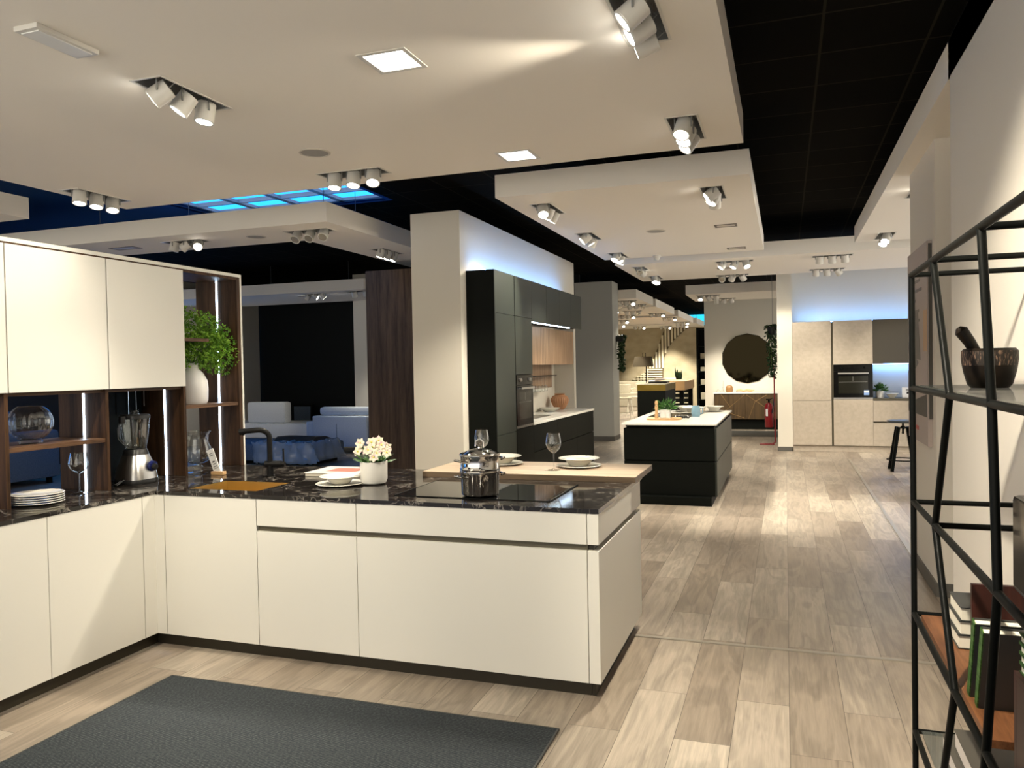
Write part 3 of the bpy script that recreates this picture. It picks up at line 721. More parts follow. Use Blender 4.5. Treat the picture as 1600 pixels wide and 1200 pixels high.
# sink unit, drawer units on the front of the peninsula
u1 = kit('base_cabinet', 'cream sink base cabinet with one tall plain door, front left of the peninsula', group=G, loc=(-3.11, 3.9, 0))
bake('body', MB().box(-3.432, -2.79, YF+.03, 4.60, .085, .66), 'bronze', u1)
bake('door', MB().box(-3.432+g, -2.79-g, YF, YF+.02, ZF0, ZF1, .0015), 'lacquer', u1)
bake('plinth', MB().box(-3.432, -2.79, YF+.055, YF+.075, 0, .085), 'bronze', u1)
def drawer_unit(x0, x1, label):
    u = kit('drawer_cabinet', label, group=G, loc=((x0+x1)/2, 3.9, 0))
    bake('body', MB().box(x0, x1, YF+.03, 4.60, .085, .88), 'bronze', u)
    bake('drawer_front', MB().box(x0+g, x1-g, YF, YF+.02, ZG1, ZF1, .0015), 'lacquer', u)
    bake('door', MB().box(x0+g, x1-g, YF, YF+.02, ZF0, ZG0, .0015), 'lacquer', u)
    bake('grip_rail', MB().box(x0, x1, YF+.018, YF+.032, ZG0-.006, ZG1+.004), 'bronze_profile', u)
    bake('plinth', MB().box(x0, x1, YF+.055, YF+.075, 0, .085), 'bronze', u)
drawer_unit(-2.79, -2.158, 'cream base cabinet with narrow drawer front, between the sink cabinet and the wide hob cabinet')
drawer_unit(-2.158, -.905, 'wide cream base cabinet with long drawer front under the hob')
eu = kit('end_panel', 'cream end cladding of the peninsula facing the aisle with a dark grip groove', 'panel', loc=(-.87, 4.2, 0))
bake('upper_panel', MB().box(-.905+g, XR, YF, 4.775, ZG1, ZF1, .0015), 'lacquer', eu)
bake('lower_panel', MB().box(-.905+g, XR, YF, 4.775, ZF0, ZG0, .0015), 'lacquer', eu)
bake('groove', MB().box(-.905, XR-.03, YF+.03, 4.75, ZG0, ZG1), 'bronze', eu)
bake('plinth', MB().box(-.903, -.885, YF+.055, 4.72, 0, .08), 'bronze', eu)
bk = kit('back_panel', 'cream back cladding of the peninsula toward the wood breakfast board', 'panel', loc=(-2.2, 4.8, 0))
bake('panel', MB().box(-3.5, -.906, 4.755, 4.775, .08, .88), 'lacquer', bk)
co = kit('corner_filler', 'narrow cream corner filler strips where the two cabinet runs meet', 'panel', loc=(XL, YF, 0))
bake('front_strip', MB().box(XL, -3.432-g, YF, YF+.02, ZF0, ZF1), 'lacquer', co)
bake('side_strip', MB().box(XL-.02, XL, 3.547+g, YF+.02, ZF0, ZF1), 'lacquer', co)
bake('plinth', MB().box(XL-.075, -3.432, YF+.055, YF+.075, 0, .085), 'bronze', co)
for (y0, y1, lb) in ((2.932, 3.547, 'cream base cabinet of the left run next to the inner corner'), (2.316, 2.932, 'cream base cabinet of the left run, second from the inner corner'), (1.70, 2.316, 'cream base cabinet of the left run at the left edge of the photo')):
    u = kit('base_cabinet', lb, group='cream base cabinets of the left run', loc=(-3.8, (y0+y1)/2, 0))
    bake('body', MB().box(-4.13, XL-.03, y0, y1, .085, .88), 'bronze', u)
    bake('door', MB().box(XL-.02, XL, y0+g, y1-g, ZF0, ZF1, .0015), 'lacquer', u)
    bake('plinth', MB().box(XL-.075, XL-.055, y0, y1 if y1 < 3.5 else YF+.055, 0, .085), 'bronze', u)

# L-shaped marble worktop with the sink cut-out
wt = MB(); z0, z1 = .898, .92
SX0, SX1, SY0, SY1 = -3.36, -2.875, 3.755, 4.10
wt.box(-4.14, XL+.002, 1.7, YF-.004, z0, z1)
wt.box(-4.14, SX0, YF-.004, 4.83, z0, z1)
wt.box(SX1, XR+.003, YF-.004, 4.83, z0, z1)
wt.box(SX0, SX1, YF-.004, SY0, z0, z1).box(SX0, SX1, SY1, 4.83, z0, z1)
tag(bake('worktop', wt, 'marble'), 'black marble worktop with white veins, L-shaped over the cream cabinets', 'worktop')

sk = kit('sink', 'brushed gold sink set in the black marble worktop', 'sink', loc=(-3.1, 3.93, .73))
bake('basin', MB().box(SX0, SX1, SY0, SY0+.002, .73, .917).box(SX0, SX1, SY1-.002, SY1, .73, .917).box(SX0, SX0+.002, SY0, SY1, .73, .917).box(SX1-.002, SX1, SY0, SY1, .73, .917).box(SX0, SX1, SY0, SY1, .728, .73), 'gold', sk)
bake('drain', MB().cyl((-3.12, 3.93, .7305), (-3.12, 3.93, .734), .045), 'steel', sk, True)

fx, fy = -3.20, 4.33
fa = kit('kitchen_tap', 'matt black tap with angular spout behind the gold sink', 'tap', loc=(fx, fy, .92))
bake('base', MB().cyl((fx, fy, .92), (fx, fy, 1.0), .021, seg=24).cyl((fx, fy, .92), (fx, fy, .925), .027), 'matte_black', fa, True)
cr = MB().cyl((fx-.03, fy-.012, 1.0), (fx+.075, fy+.02, 1.0), .021, seg=24).cyl((fx, fy, .98), (fx, fy, 1.02), .022)
bake('valve_body', cr, 'matte_black', fa, True)
bake('lever', MB().cyl((fx+.075, fy+.02, 1.0), (fx+.095, fy+.026, 1.0), .017).tube([(fx+.088, fy+.024, 1.0), (fx+.088, fy+.024, 1.10)], .006), 'matte_black', fa, True)
pts = [(fx, fy, 1.0), (fx, fy, 1.17)]
for k in range(1, 9):
    a = PI/2*k/8; pts.append((fx-.055*(1-math.cos(a)), fy-.04*(1-math.cos(a)), 1.17+.055*math.sin(a)))
pts.append((fx-.165, fy-.062, 1.216))
bake('spout', MB().tube(pts, .0175, 16), 'matte_black', fa, True)
bake('nozzle', MB().cyl((fx-.148, fy-.056, 1.217), (fx-.18, fy-.068, 1.211), .020, .021).cyl((fx-.158, fy-.06, 1.207), (fx-.158, fy-.06, 1.19), .008), 'matte_black', fa, True)

hb = kit('induction_hob', 'black glass induction hob flush on the marble worktop', 'hob', loc=(-1.55, 4.07, .9205))
hx0, hx1, hy0, hy1 = -2.0, -1.135, 3.785, 4.36
bake('glass_plate', MB().box(hx0, hx1, hy0, hy1, .9203, .9245, .001), 'hob', hb)
bake('edge_trim', MB().box(hx1, hx1+.006, hy0, hy1, .9203, .9258).box(hx0-.006, hx0, hy0, hy1, .9203, .925).box(hx0, hx1, hy0-.004, hy0, .9203, .925), 'black_metal', hb)
bake('extractor_grille', MB().box(-1.62, -1.50, 3.87, 4.28, .9245, .927), 'black_plastic', hb)

bb = kit('breakfast_board', 'light oak board lying across the back of the marble peninsula', 'board', loc=(-1.5, 4.8, .92))
bake('top', MB().box(-2.18, -.825, 4.50, 5.10, .9515, .955), 'oak_board', bb)
bake('slab', MB().box(-2.18, -.825, 4.50, 5.10, .9205, .9513), 'oak_edge', bb)

# ---------------------------------------------------------------- shelf wall unit on the left run
XS = -3.775; XB = -4.14
su = kit('open_shelf_unit', 'dark walnut open shelf unit with cream outer frame and light strips, standing on the marble', 'shelving', loc=(-3.95, 3.5, .92))
t = .022
bake('outer_frame', MB().box(XB, XS+.002, 1.2, 4.80+t*.8, 2.298, 2.32).box(XB, XS+.002, 4.80, 4.80+t*.8, .9205, 2.298), 'lacquer', su)
bake('inner_frame', MB().box(XB, XS, 1.2, 4.80, 2.278, 2.298).box(XB, XS, 4.765, 4.80, .9205, 2.278), 'walnut', su)
for y in (2.31, 2.945, 3.58, 4.215):
    bake('divider', MB().box(XB, XS, y-.011, y+.011, .9205, 1.52 if y < 4.2 else 1.52), 'walnut', su)
bake('shelf', MB().box(XB, XS-.008, 2.957, 3.568, 1.208, 1.232), 'walnut_h', su)
bake('shelf', MB().box(XB, XS-.008, 4.227, 4.764, 1.366, 1.388), 'walnut_h', su)
bake('shelf', MB().box(XB, XS-.008, 4.227, 4.47, 1.82, 1.842), 'walnut_h', su)
bake('ledge', MB().box(XB, XS-.02, 1.2, 4.215, 1.500, 1.517), 'walnut_h', su)
bake('black_backing', MB().box(XB, XB+.01, 3.592, 4.203, .9205, 1.5), 'black_matt', su)
for (x, y) in ((-3.94, 3.567), (-3.93, 4.202), (-3.95, 4.763)):
    bake('light_strip', MB().box(x-.006, x+.006, y-.004, y, .9215, 1.498 if y < 4.5 else 2.276), 'led', su)
for k, y in enumerate((4.04, 4.105, 4.175)):
    bake('hanging_cord', MB().tube([(-4.08, y, 1.5), (-4.08, y, 1.33+.03*k)], .0028, 6), 'steel_brushed', su)
for (y0, y1, lb) in ((3.588, 4.212, 'cream wall cabinet next to the open walnut niche'), (2.952, 3.584, 'cream wall cabinet in the middle of the upper row, above the round glass bowl'), (2.316, 2.948, 'cream wall cabinet cut by the left edge of the photo')):
    u = kit('wall_cabinet', lb, group='cream wall cabinets over the open shelves', loc=(-3.95, (y0+y1)/2, 1.52))
    bake('body', MB().box(XB, XS-.006, y0+.002, y1-.002, 1.525, 2.275), 'walnut', u)
    bake('door', MB().box(XS-.004, XS+.016, y0+g, y1-g, 1.519, 2.286, .0015), 'lacquer', u)

# ---------------------------------------------------------------- things on the left run
def lathe_obj(name, prof, mt, parent, c, seg=32, **k): return bake(name, MB().lathe(prof, c, seg, **k), mt, parent, True)
# plates stack: each plate a thing
PL = [(0, .004), (.07, .004), (.085, .006), (.127, .014), (.130, .016), (.127, .018), (.083, .010), (.07, .008), (0, .008)]
for k in range(5):
    pos = ['bottom', 'second from the bottom', 'middle', 'second from the top', 'top'][k]
    tag(bake('plate', MB().lathe([(r, z+k*.0115-.004) for r, z in PL], (-3.79, 3.12, .9205), 40), 'ceramic', None, True), f'white plate, {pos} of the stack under the round glass bowl', 'plate', 'stack of white plates')

def wine_glass(c, H, R, label, stemh, tulip=True, grp='stemmed wine glasses'):
    o = thing('wine_glass', label, 'wine glass', c, grp)
    b = H-stemh
    out = [(.0, 0), (R*.80, .001), (R*.82, .003), (R*.3, .007), (.004, .014), (.0035, stemh*.6), (.005, stemh)]
    bowl = [(R*.35, stemh+b*.07), (R*.75, stemh+b*.22), (R*.98, stemh+b*.42), (R, stemh+b*.52), (R*.93, stemh+b*.75), (R*.80, H)]
    inn = [(r-.0015, z) for r, z in reversed(bowl)]
    bake('bowl', MB().lathe([(.005, stemh)]+bowl+inn+[(0, stemh+b*.06)], c, 32), 'glass', o, True)
    bake('stem', MB().lathe(out[3:], c, 24), 'glass', o, True)
    bake('foot', MB().lathe(out[:4], c, 32), 'glass', o, True)
wine_glass((-3.86, 3.447, .9205), .235, .055, 'wine glass with angular bowl standing before a light strip on the left run', .115)
gb = kit('glass_bowl', 'round ribbed clear glass bowl vase on the walnut shelf', 'vase', loc=(-3.93, 3.205, 1.233))
cb = (-3.93, 3.205, 1.233)
prof = [(0, .002), (.055, .002), (.06, .012), (.055, .022)]
pr2 = []
for k in range(15):
    a = -1.12+k*2.12/14; pr2.append((.112*math.cos(a), .116+.105*math.sin(a)))
inner = [(r-.003, z+.001) for r, z in reversed(pr2)]
bake('globe', MB().lathe([(0, .020)]+pr2+inner+[(0, .026)], cb, 72, ribs=18, amp=.025), 'glass', gb, True)
bake('foot', MB().lathe([(0, 0), (.058, 0), (.060, .012), (.05, .0195), (0, .0195)], cb, 32), 'glass', gb, True)

bx, by = -3.865, 3.875
bl = kit('blender', 'steel and glass jug blender with blue dial beside the walnut divider', 'blender', loc=(bx, by, .9205))
def sqring(w, d, z, n=32, p=3.2):
    out = []
    for k in range(n):
        a = 2*PI*k/n; c, s_ = math.cos(a), math.sin(a)
        out.append((bx+w*math.copysign(abs(c)**(2/p), c), by+d*math.copysign(abs(s_)**(2/p), s_), z))
    return out
def loft(rings, capb=True, capt=True):
    mb = MB(); R = [[mb.bm.verts.new(Vector(p)) for p in r] for r in rings]
    n = len(R[0])
    for a, b in zip(R, R[1:]):
        for k in range(n): mb.bm.faces.new((a[k], a[(k+1) % n], b[(k+1) % n], b[k]))
    if capb: mb.bm.faces.new(R[0][::-1])
    if capt: mb.bm.faces.new(R[-1])
    return mb
bake('foot', loft([sqring(.105, .112, .9207), sqring(.108, .116, .932), sqring(.104, .112, .95)]), 'black_plastic', bl, True)
bake('motor_base', loft([sqring(.104, .112, .95), sqring(.098, .105, 1.0), sqring(.08, .085, 1.06), sqring(.066, .068, 1.10)]), 'steel_brushed', bl, True)
bake('collar', loft([sqring(.066, .068, 1.10), sqring(.060, .062, 1.125), sqring(.055, .057, 1.135)]), 'black_plastic', bl, True)
bake('dial', MB().cyl((bx+.09, by+.030, 1.03), (bx+.112, by+.030, 1.024), .032, seg=28), 'navy_knob', bl, True)
bake('dial_knob', MB().cyl((bx+.112, by+.030, 1.024), (bx+.13, by+.030, 1.02), .021, .018, seg=24), 'black_plastic', bl, True)
jug = [sqring(.050, .052, 1.135), sqring(.056, .060, 1.16), sqring(.064, .070, 1.22), sqring(.072, .080, 1.33)]
jin = [sqring(.069, .077, 1.33), sqring(.061, .067, 1.22), sqring(.053, .057, 1.16), sqring(.047, .049, 1.142)]
bake('jug', loft(jug+jin, True, True), 'glass', bl, True)
bake('handle', MB().tube([(bx-.0, by-.072, 1.30), (bx, by-.115, 1.30), (bx, by-.128, 1.27), (bx, by-.125, 1.21), (bx, by-.09, 1.175), (bx, by-.056, 1.17)], .009, 10), 'glass', bl, True)
bake('handle_cap', MB().cyl((bx, by-.10, 1.30), (bx, by-.10, 1.345), .02, .022), 'black_plastic', bl, True)
bake('lid', loft([sqring(.074, .082, 1.325), sqring(.074, .082, 1.345), sqring(.066, .074, 1.352)]), 'black_plastic', bl, True)
bake('lid_stopper', MB().cyl((bx, by, 1.352), (bx, by, 1.378), .026, .022), 'glass', bl, True)
bake('power_cable', MB().tube([(bx-.05, by-.10, .927), (bx-.03, by-.15, .927), (bx+.02, by-.17, .93), (bx+.03, by-.13, .955), (bx, by-.12, .95), (bx-.01, by-.16, .927)], .004, 8), 'black_plastic', bl, True)

hv = (-3.79, 4.335, .9205)
hg = kit('hurricane_vase', 'tall clear hurricane glass vase on a knobbed foot beside the price card', 'vase', loc=hv)
pv = [(.045, .070), (.075, .090), (.090, .13), (.088, .17), (.070, .225), (.075, .262), (.092, .290)]
bake('cup', MB().lathe([(.0, .066)]+pv+[(r-.003, z) for r, z in reversed(pv)]+[(0, .072)], hv, 36), 'glass', hg, True)
bake('foot', MB().lathe([(0, 0), (.06, 0), (.062, .006), (.03, .014), (.026, .03), (.034, .045), (.026, .06), (0, .066)], hv, 32), 'glass', hg, True)
tg = kit('price_card', 'white printed card leaning in a small wooden holder by the gold sink', 'card', loc=(-3.60, 4.30, .9205))
bake('holder', MB().box(-3.645, -3.545, 4.29, 4.325, .9205, .945, .004), 'tan', tg)
rt = Matrix.Translation((-3.60, 4.305, .94)) @ Matrix.Rotation(math.radians(-22), 4, 'Y') @ Matrix.Translation((3.60, -4.305, -.94))
cd_ = bake('card', MB().box(-3.628, -3.572, 4.303, 4.306, .93, 1.10, rot=rt), 'tag_card', tg)
bake('print', MB().box(-3.617, -3.583, 4.3015, 4.3022, 1.070, 1.073, rot=rt).box(-3.617, -3.585, 4.3015, 4.3022, 1.056, 1.060, rot=rt).box(-3.612, -3.592, 4.3015, 4.3022, 1.010, 1.018, rot=rt).box(-3.612, -3.590, 4.3015, 4.3022, .995, 1.000, rot=rt).box(-3.617, -3.583, 4.3015, 4.3022, .978, .982, rot=rt).box(-3.617, -3.583, 4.3015, 4.3022, .965, .968, rot=rt), 'ink', cd_)

wv = (-3.93, 4.47, 1.389)
pvz = kit('potted_plant', 'white ceramic vase with a big bushy green plant on the walnut niche shelf', 'plant', loc=wv)
bake('vase', MB().lathe([(0, 0), (.088, 0), (.098, .02), (.102, .10), (.098, .16), (.07, .215), (.042, .245), (.036, .27), (.045, .285), (.038, .285), (.03, .26), (0, .25)], wv, 40), 'china', pvz, True)
st = MB(); fo = MB()
rnd = random.Random(3)
blobs = [((-3.93, 4.45, 1.93), .13), ((-3.90, 4.57, 1.93), .10), ((-3.90, 4.60, 1.80), .13), ((-3.88, 4.70, 1.79), .11), ((-3.88, 4.75, 1.70), .10), ((-3.92, 4.50, 1.76), .12), ((-3.90, 4.63, 1.68), .08), ((-3.95, 4.36, 1.84), .12), ((-3.95, 4.37, 1.68), .07), ((-3.87, 4.66, 1.87), .09)]
for (c, r) in blobs:
    st.tube([(wv[0], wv[1], 1.64), ((wv[0]+c[0])/2, (wv[1]+c[1])/2, max(1.72, c[2]-.05)), c], .004, 6)
    for k in range(int(330*(r/.12)**2)):
        d = Vector((rnd.gauss(0, 1), rnd.gauss(0, 1), rnd.gauss(0, 1))).normalized()
        p = Vector(c)+d*r*rnd.uniform(.45, 1.05)
        if p.y > 4.80 or p.x > -3.70: continue
        random.seed(rnd.random())
        for q in range(2):
            fo.leaf(p, d+Vector((rnd.uniform(-1, 1), rnd.uniform(-1, 1), rnd.uniform(-1, .6))), rnd.uniform(.018, .030), rnd.uniform(.012, .018))
bake('stems', st, 'stem', pvz)
bake('foliage', fo, 'green', pvz)

# ---------------------------------------------------------------- things on the peninsula
mg = kit('magazine', 'white magazine with pink cover picture lying behind the soup plate', 'magazine', loc=(-2.8, 4.5, .9205))
R = Matrix.Translation((-2.80, 4.56, 0)) @ Matrix.Rotation(math.radians(3), 4, 'Z') @ Matrix.Translation((2.80, -4.56, 0))
bake('pages', MB().box(-2.965, -2.59, 4.37, 4.70, .9215, .942, rot=R), 'paper', mg)
cv = bake('cover', MB().box(-2.97, -2.585, 4.365, 4.705, .942, .9445, rot=R), 'cover_white', mg)
bake('cover_picture', MB().box(-2.86, -2.65, 4.45, 4.62, .9445, .9452, rot=R), 'cover_pink', cv)
BW = [(0, .004), (.045, .004), (.055, .006), (.075, .030), (.085, .040), (.118, .046), (.12, .048), (.117, .050), (.083, .044), (.07, .034), (.05, .010), (0, .008)]
def place_setting(x, y, z, wh, R1=.15, s=1.0):
    p = tag(bake('dinner_plate', MB().lathe([(r*R1/.13, (zz-.004)) for r, zz in PL], (x, y, z+.0005), 40), 'ceramic', None, True), f'flat white plate under a bowl {wh}', 'plate', 'white dinner plates')
    b = tag(bake('soup_plate', MB().lathe([(r*s, (zz-.004)*s) for r, zz in BW], (x, y, z+.0095), 40), 'ceramic', None, True), f'deep white soup plate {wh}', 'soup plate', 'deep white soup plates')
place_setting(-2.52, 4.08, .92, 'on the marble left of the flower pot', .145, 1.02)
place_setting(-1.262, 4.90, .955, 'on the oak board beside the nearer wine glass', .145, 1.1)
place_setting(-1.80, 4.93, .955, 'on the oak board behind the steel pot', .145, 1.1)
wine_glass((-1.372, 4.70, .9555), .232, .049, 'clear wine glass on the oak board between two place settings', .105)
wine_glass((-1.93, 4.90, .9555), .232, .049, 'clear wine glass on the oak board directly behind the steel pot', .105)

fp = (-2.34, 4.165, .9205)
fl_ = kit('flower_pot', 'white round pot of cream and pink primrose flowers on the marble', 'potted flower', loc=fp)
bake('pot', MB().lathe([(0, 0), (.055, 0), (.072, .008), (.080, .030), (.082, .135), (.076, .135), (.072, .11), (0, .11)], fp, 40), 'ceramic_pot', fl_, True)
bake('soil', MB().lathe([(0, .118), (.075, .116)], fp, 24), 'soil', fl_)
lf = MB(); random.seed(5)
for k in range(12):
    a = 2*PI*k/12+random.uniform(-.2, .2); rr = .03+random.uniform(0, .02)
    lf.leaf((fp[0]+rr*math.cos(a), fp[1]+rr*math.sin(a), fp[2]+.115), (math.cos(a)*.9, math.sin(a)*.9, random.uniform(.35, 1.0)), random.uniform(.08, .115), .042, (math.cos(a)*-.5, math.sin(a)*-.5, 1), .5)
bake('leaves', lf, 'green_mid', fl_)
heads = [(-.088, -.0, .235), (-.055, .01, .20), (-.105, .0, .19), (-.07, -.03, .245), (.0, -.02, .25), (.03, .02, .22), (-.012, -.04, .205), (.06, -.01, .235), (.085, .0, .205), (.05, -.05, .19), (.10, -.02, .19), (.02, .03, .255), (.075, .03, .215), (.035, -.06, .165), (-.02, .03, .215)]
sm = MB()
for (dx, dy, dz) in heads:
    sm.tube([(fp[0]+dx*.2, fp[1]+dy*.2, fp[2]+.11), (fp[0]+dx*.6, fp[1]+dy*.6, fp[2]+.11+(dz-.11)*.6), (fp[0]+dx, fp[1]+dy, fp[2]+dz)], .0022, 6)
bake('stems', sm, 'stem', fl_)
for i, (dx, dy, dz) in enumerate(heads):
    c = Vector((fp[0]+dx, fp[1]+dy, fp[2]+dz)); nrm = Vector((dx*3+.25, dy*3-.9, .35)).normalized()
    s1 = nrm.cross(Vector((0, 0, 1))).normalized(); s2 = s1.cross(nrm)
    pm = MB()
    for k in range(6):
        a = 2*PI*k/6+i; d = math.cos(a)*s1+math.sin(a)*s2
        pm.leaf(c, d+nrm*.35, .034, .026, nrm, .2)
    f_ = bake('blossom', pm, 'petal', fl_)
    bake('flower_heart', MB().sphere(c+nrm*.006, .0055, seg=8), 'petal_mid', f_, True)

cx, cy, cz = -1.54, 3.875, .9275
pt = kit('steamer_pot', 'shiny stacked steel steamer pot with glass lid on the black hob', 'pot', loc=(cx, cy, cz))
R0 = .103
bake('lower_pot', MB().lathe([(0, 0), (.085, 0), (.096, .004), (.100, .012), (R0, .10), (R0+.005, .106), (R0+.005, .112), (R0, .114), (0, .114)], (cx, cy, cz), 48), 'steel', pt, True)
bake('steamer_insert', MB().lathe([(0, .1145), (R0, .1145), (R0+.004, .122), (R0-.001, .128), (R0-.001, .176), (R0+.004, .182), (R0+.004, .186), (0, .186)], (cx, cy, cz), 48), 'steel', pt, True)
bake('glass_lid', MB().lathe([(R0+.001, .187), (R0-.010, .192), (.06, .207), (.02, .214), (0, .215), (0, .211), (.06, .203), (R0-.012, .188)], (cx, cy, cz), 40), 'glass', pt, True)
bake('lid_rim', MB().lathe([(R0+.002, .186), (R0+.006, .189), (R0+.002, .192), (R0-.006, .191)], (cx, cy, cz), 40), 'steel', pt, True)
bake('lid_knob', MB().cyl((cx, cy, cz+.214), (cx, cy, cz+.222), .012).tube([(cx-.024, cy, cz+.222), (cx-.022, cy, cz+.245), (cx, cy, cz+.256), (cx+.022, cy, cz+.245), (cx+.024, cy, cz+.222)], .0045), 'steel', pt, True)
for hz in (.160, .088):
    for a in (-2.2, -2.2+PI):
        hm = MB()
        c_, s_ = math.cos(a), math.sin(a); tx, ty = -s_, c_
        hm.tube([(cx+c_*R0+tx*w_, cy+s_*R0+ty*w_, cz+hz) if k in (0, 4) else (cx+c_*(R0+.032)+tx*w_, cy+s_*(R0+.032)+ty*w_, cz+hz+.004) for k, w_ in enumerate((-.05, -.035, 0, .035, .05))], .005, 8)
        bake('handle', hm, 'steel', pt, True)

for o_ in kids(pt): o_.scale.z = 1.16

# ---------------------------------------------------------------- rug
rg = kit('rug', 'dark grey woven rug lying before the cream peninsula', 'rug', loc=(-2, 2.2, 0))
bake('pile', MB().box(-3.075, -.965, 1.0, 3.285, .001, .010), 'rug', rg)
bake('binding', MB().box(-3.083, -3.075, .99, 3.293, .001, .011).box(-.965, -.957, .99, 3.293, .001, .011).box(-3.075, -.965, 3.285, 3.293, .001, .011), 'cover_dark', rg)

# ---------------------------------------------------------------- black kitchen along the left wall
XK = -2.939; XW = -3.60
TJ = [7.92, 8.567, 9.215]; CJ = [9.215, 9.85, 10.48, 11.09, 11.70]
GK = 'graphite cabinets of the black kitchen'
def shell(parent, y0, y1, z0, z1, mt='black_matt', x1=XK-.022):
    bake('body', MB().box(XW+.004, x1, y0+.001, y1-.001, z0, z1), mt, parent)
u = kit('tall_cabinet', 'black tall cabinet standing first in the row beside the white wall column', loc=(-3.2, 8.24, 0), group=GK)
bake('side_panel', MB().box(-3.262, XK, 7.905, 7.92, .0, 2.66), 'black_matt', u)
shell(u, 7.92, 8.567, .08, 2.65)
bake('door', MB().box(XK-.02, XK, 7.922, 8.555, 2.20, 2.66, .001), 'black_door', u)
bake('door', MB().box(XK-.02, XK, 7.922, 8.555, .868, 2.196, .001), 'black_door', u)
bake('door', MB().box(XK-.02, XK, 7.922, 8.555, .08, .862, .001), 'black_door', u)
bake('plinth', MB().box(XK-.06, XK-.05, 7.92, 8.567, 0, .08), 'black_matt', u)
u = kit('tall_oven_cabinet', 'black tall cabinet around the built-in oven, second in the row', loc=(-3.2, 8.9, 0), group=GK)
shell(u, 8.567, 9.215, .08, 2.65)
bake('grip_profile', MB().box(XK-.02, XK-.002, 8.558, 8.580, .08, 2.655), 'black_matt', u)
bake('door', MB().box(XK-.02, XK, 8.582, 9.213, 2.20, 2.66, .001), 'black_door', u)
bake('door', MB().box(XK-.02, XK, 8.582, 9.213, 1.52, 2.196, .001), 'black_door', u)
bake('door', MB().box(XK-.02, XK, 8.582, 9.213, .08, .88, .001), 'black_matt', u)
def oven(name, label, face, x0, x1, z0, z1, pos):
    """face 'X': looks toward +X at x=pos spanning y x0..x1; face 'Y': looks toward -Y at y=pos spanning x"""
    def B(a0, a1, d0, d1, c0, c1, bev=0):
        return (pos+d0, pos+d1, a0, a1, c0, c1, bev) if face == 'X' else (a0, a1, pos-d1, pos-d0, c0, c1, bev)
    loc = (pos, (x0+x1)/2, z0) if face == 'X' else ((x0+x1)/2, pos, z0)
    o = thing(name, label, 'oven', loc, 'built-in ovens')
    H_ = z1-z0
    bake('control_panel', MB().box(*B(x0, x1, -.02, .002, z1-.115, z1, .001)), 'oven_black', o)
    dr = bake('oven_door', MB().box(*B(x0, x1, -.02, .004, z0+.03, z1-.12, .001)), 'oven_black', o)
    m = .12*(x1-x0)
    bake('window', MB().box(*B(x0+m, x1-m, .004, .005, z0+.10, z1-.20)), 'oven_glass', dr)
    rk = MB()
    for q in range(6):
        zz = z0+.29; w_ = (x1-x0-2*m)
    rk.box(*B(x0+m+.01, x1-m-.01, .005, .0055, z0+.30, z0+.303)).box(*B((x0+x1)/2-.002, (x0+x1)/2+.002, .005, .0055, z0+.32, z1-.21))
    bake('rack', rk, 'steel_brushed', dr)
    hm = MB(); hz = z1-.155
    hm.box(*B(x0+m*.9, x1-m*.9, .035, .05, hz-.012, hz+.012, .003)).box(*B(x0+m, x0+m+.015, .004, .036, hz-.008, hz+.008)).box(*B(x1-m-.015, x1-m, .004, .036, hz-.008, hz+.008))
    bake('handle', hm, 'steel_brushed', dr)
    for f in (.22, .78):
        a = x0+(x1-x0)*f; zc = z1-.058
        p0 = (pos+.002, a, zc) if face == 'X' else (a, pos-.002, zc)
        p1 = (pos+.022, a, zc) if face == 'X' else (a, pos-.022, zc)
        bake('knob', MB().cyl(p0, p1, .022, .020, 20), 'steel_brushed' if face == 'X' else 'black_metal', o, True)
    bake('trim', MB().box(*B(x0, x1, -.02, .003, z0, z0+.027)), 'steel_brushed', o)
    return o, dr
oven('built_in_oven', 'black built-in oven of the black kitchen, seen from the side beside the wood-backed niche', 'X', 8.59, 9.205, .89, 1.512, XK)
for i, (y0, y1) in enumerate(zip(CJ, CJ[1:])):
    u = kit('wall_cabinet', ['black upper cabinet directly right of the tall oven cabinet', 'black upper cabinet, second above the wood niche', 'black upper cabinet, third above the wood niche', 'black upper cabinet at the far end overhanging past the wall'][i], loc=(-3.2, (y0+y1)/2, 2.16), group=GK)
    bake('body', MB().box(XW+.34 if y0 < 12 else XW, XK-.022, y0+.001, y1-.001, 2.175, 2.65), 'black_matt', u)
    bake('door', MB().box(XK-.02, XK, y0+g, y1-g, 2.165, 2.66+0, .001), 'black_door', u)
q = kit('light_strip', 'thin white light strip under the black upper cabinets', 'light strip', loc=(-3.0, 10.2, 2.16))
bake('diffuser', MB().box(-3.02, -2.99, 9.22, 11.2, 2.162, 2.174), 'led', q)
q = kit('light_strip', 'blue-white glowing strip lying on top of the black cabinets against the wall', 'light strip', loc=(-3.2, 10, 2.67))
bake('diffuser', MB().box(-3.12, -3.10, 8.0, 11.65, 2.675, 2.685), 'led_blue', q)
bake('profile', MB().box(-3.13, -3.09, 8.0, 11.65, 2.665, 2.675), 'black_metal', q)
wc = kit('wooden_wall_cabinet', 'light oak wall cabinet with vertical grooves under the black upper cabinets', 'cabinet', loc=(-3.3, 11, 1.64))
bake('front', MB().box(-3.285, -3.265, 9.22, 12.44, 1.637, 2.16), 'oak_groove', wc)
bake('body', MB().box(-3.6, -3.286, 9.22, 12.44, 1.64, 2.16), 'oak_back', wc)
ob = kit('oak_rack_panel', 'brown oak panel with hanging glasses under the grooved wall cabinet', 'panel', loc=(-3.35, 10.3, 1.3))
bake('panel', MB().box(-3.40, -3.38, 9.22, 11.55, 1.29, 1.636), 'oak_back', ob)
bake('rail', MB().box(-3.38, -3.30, 9.22, 11.55, 1.47, 1.478), 'black_metal', ob)
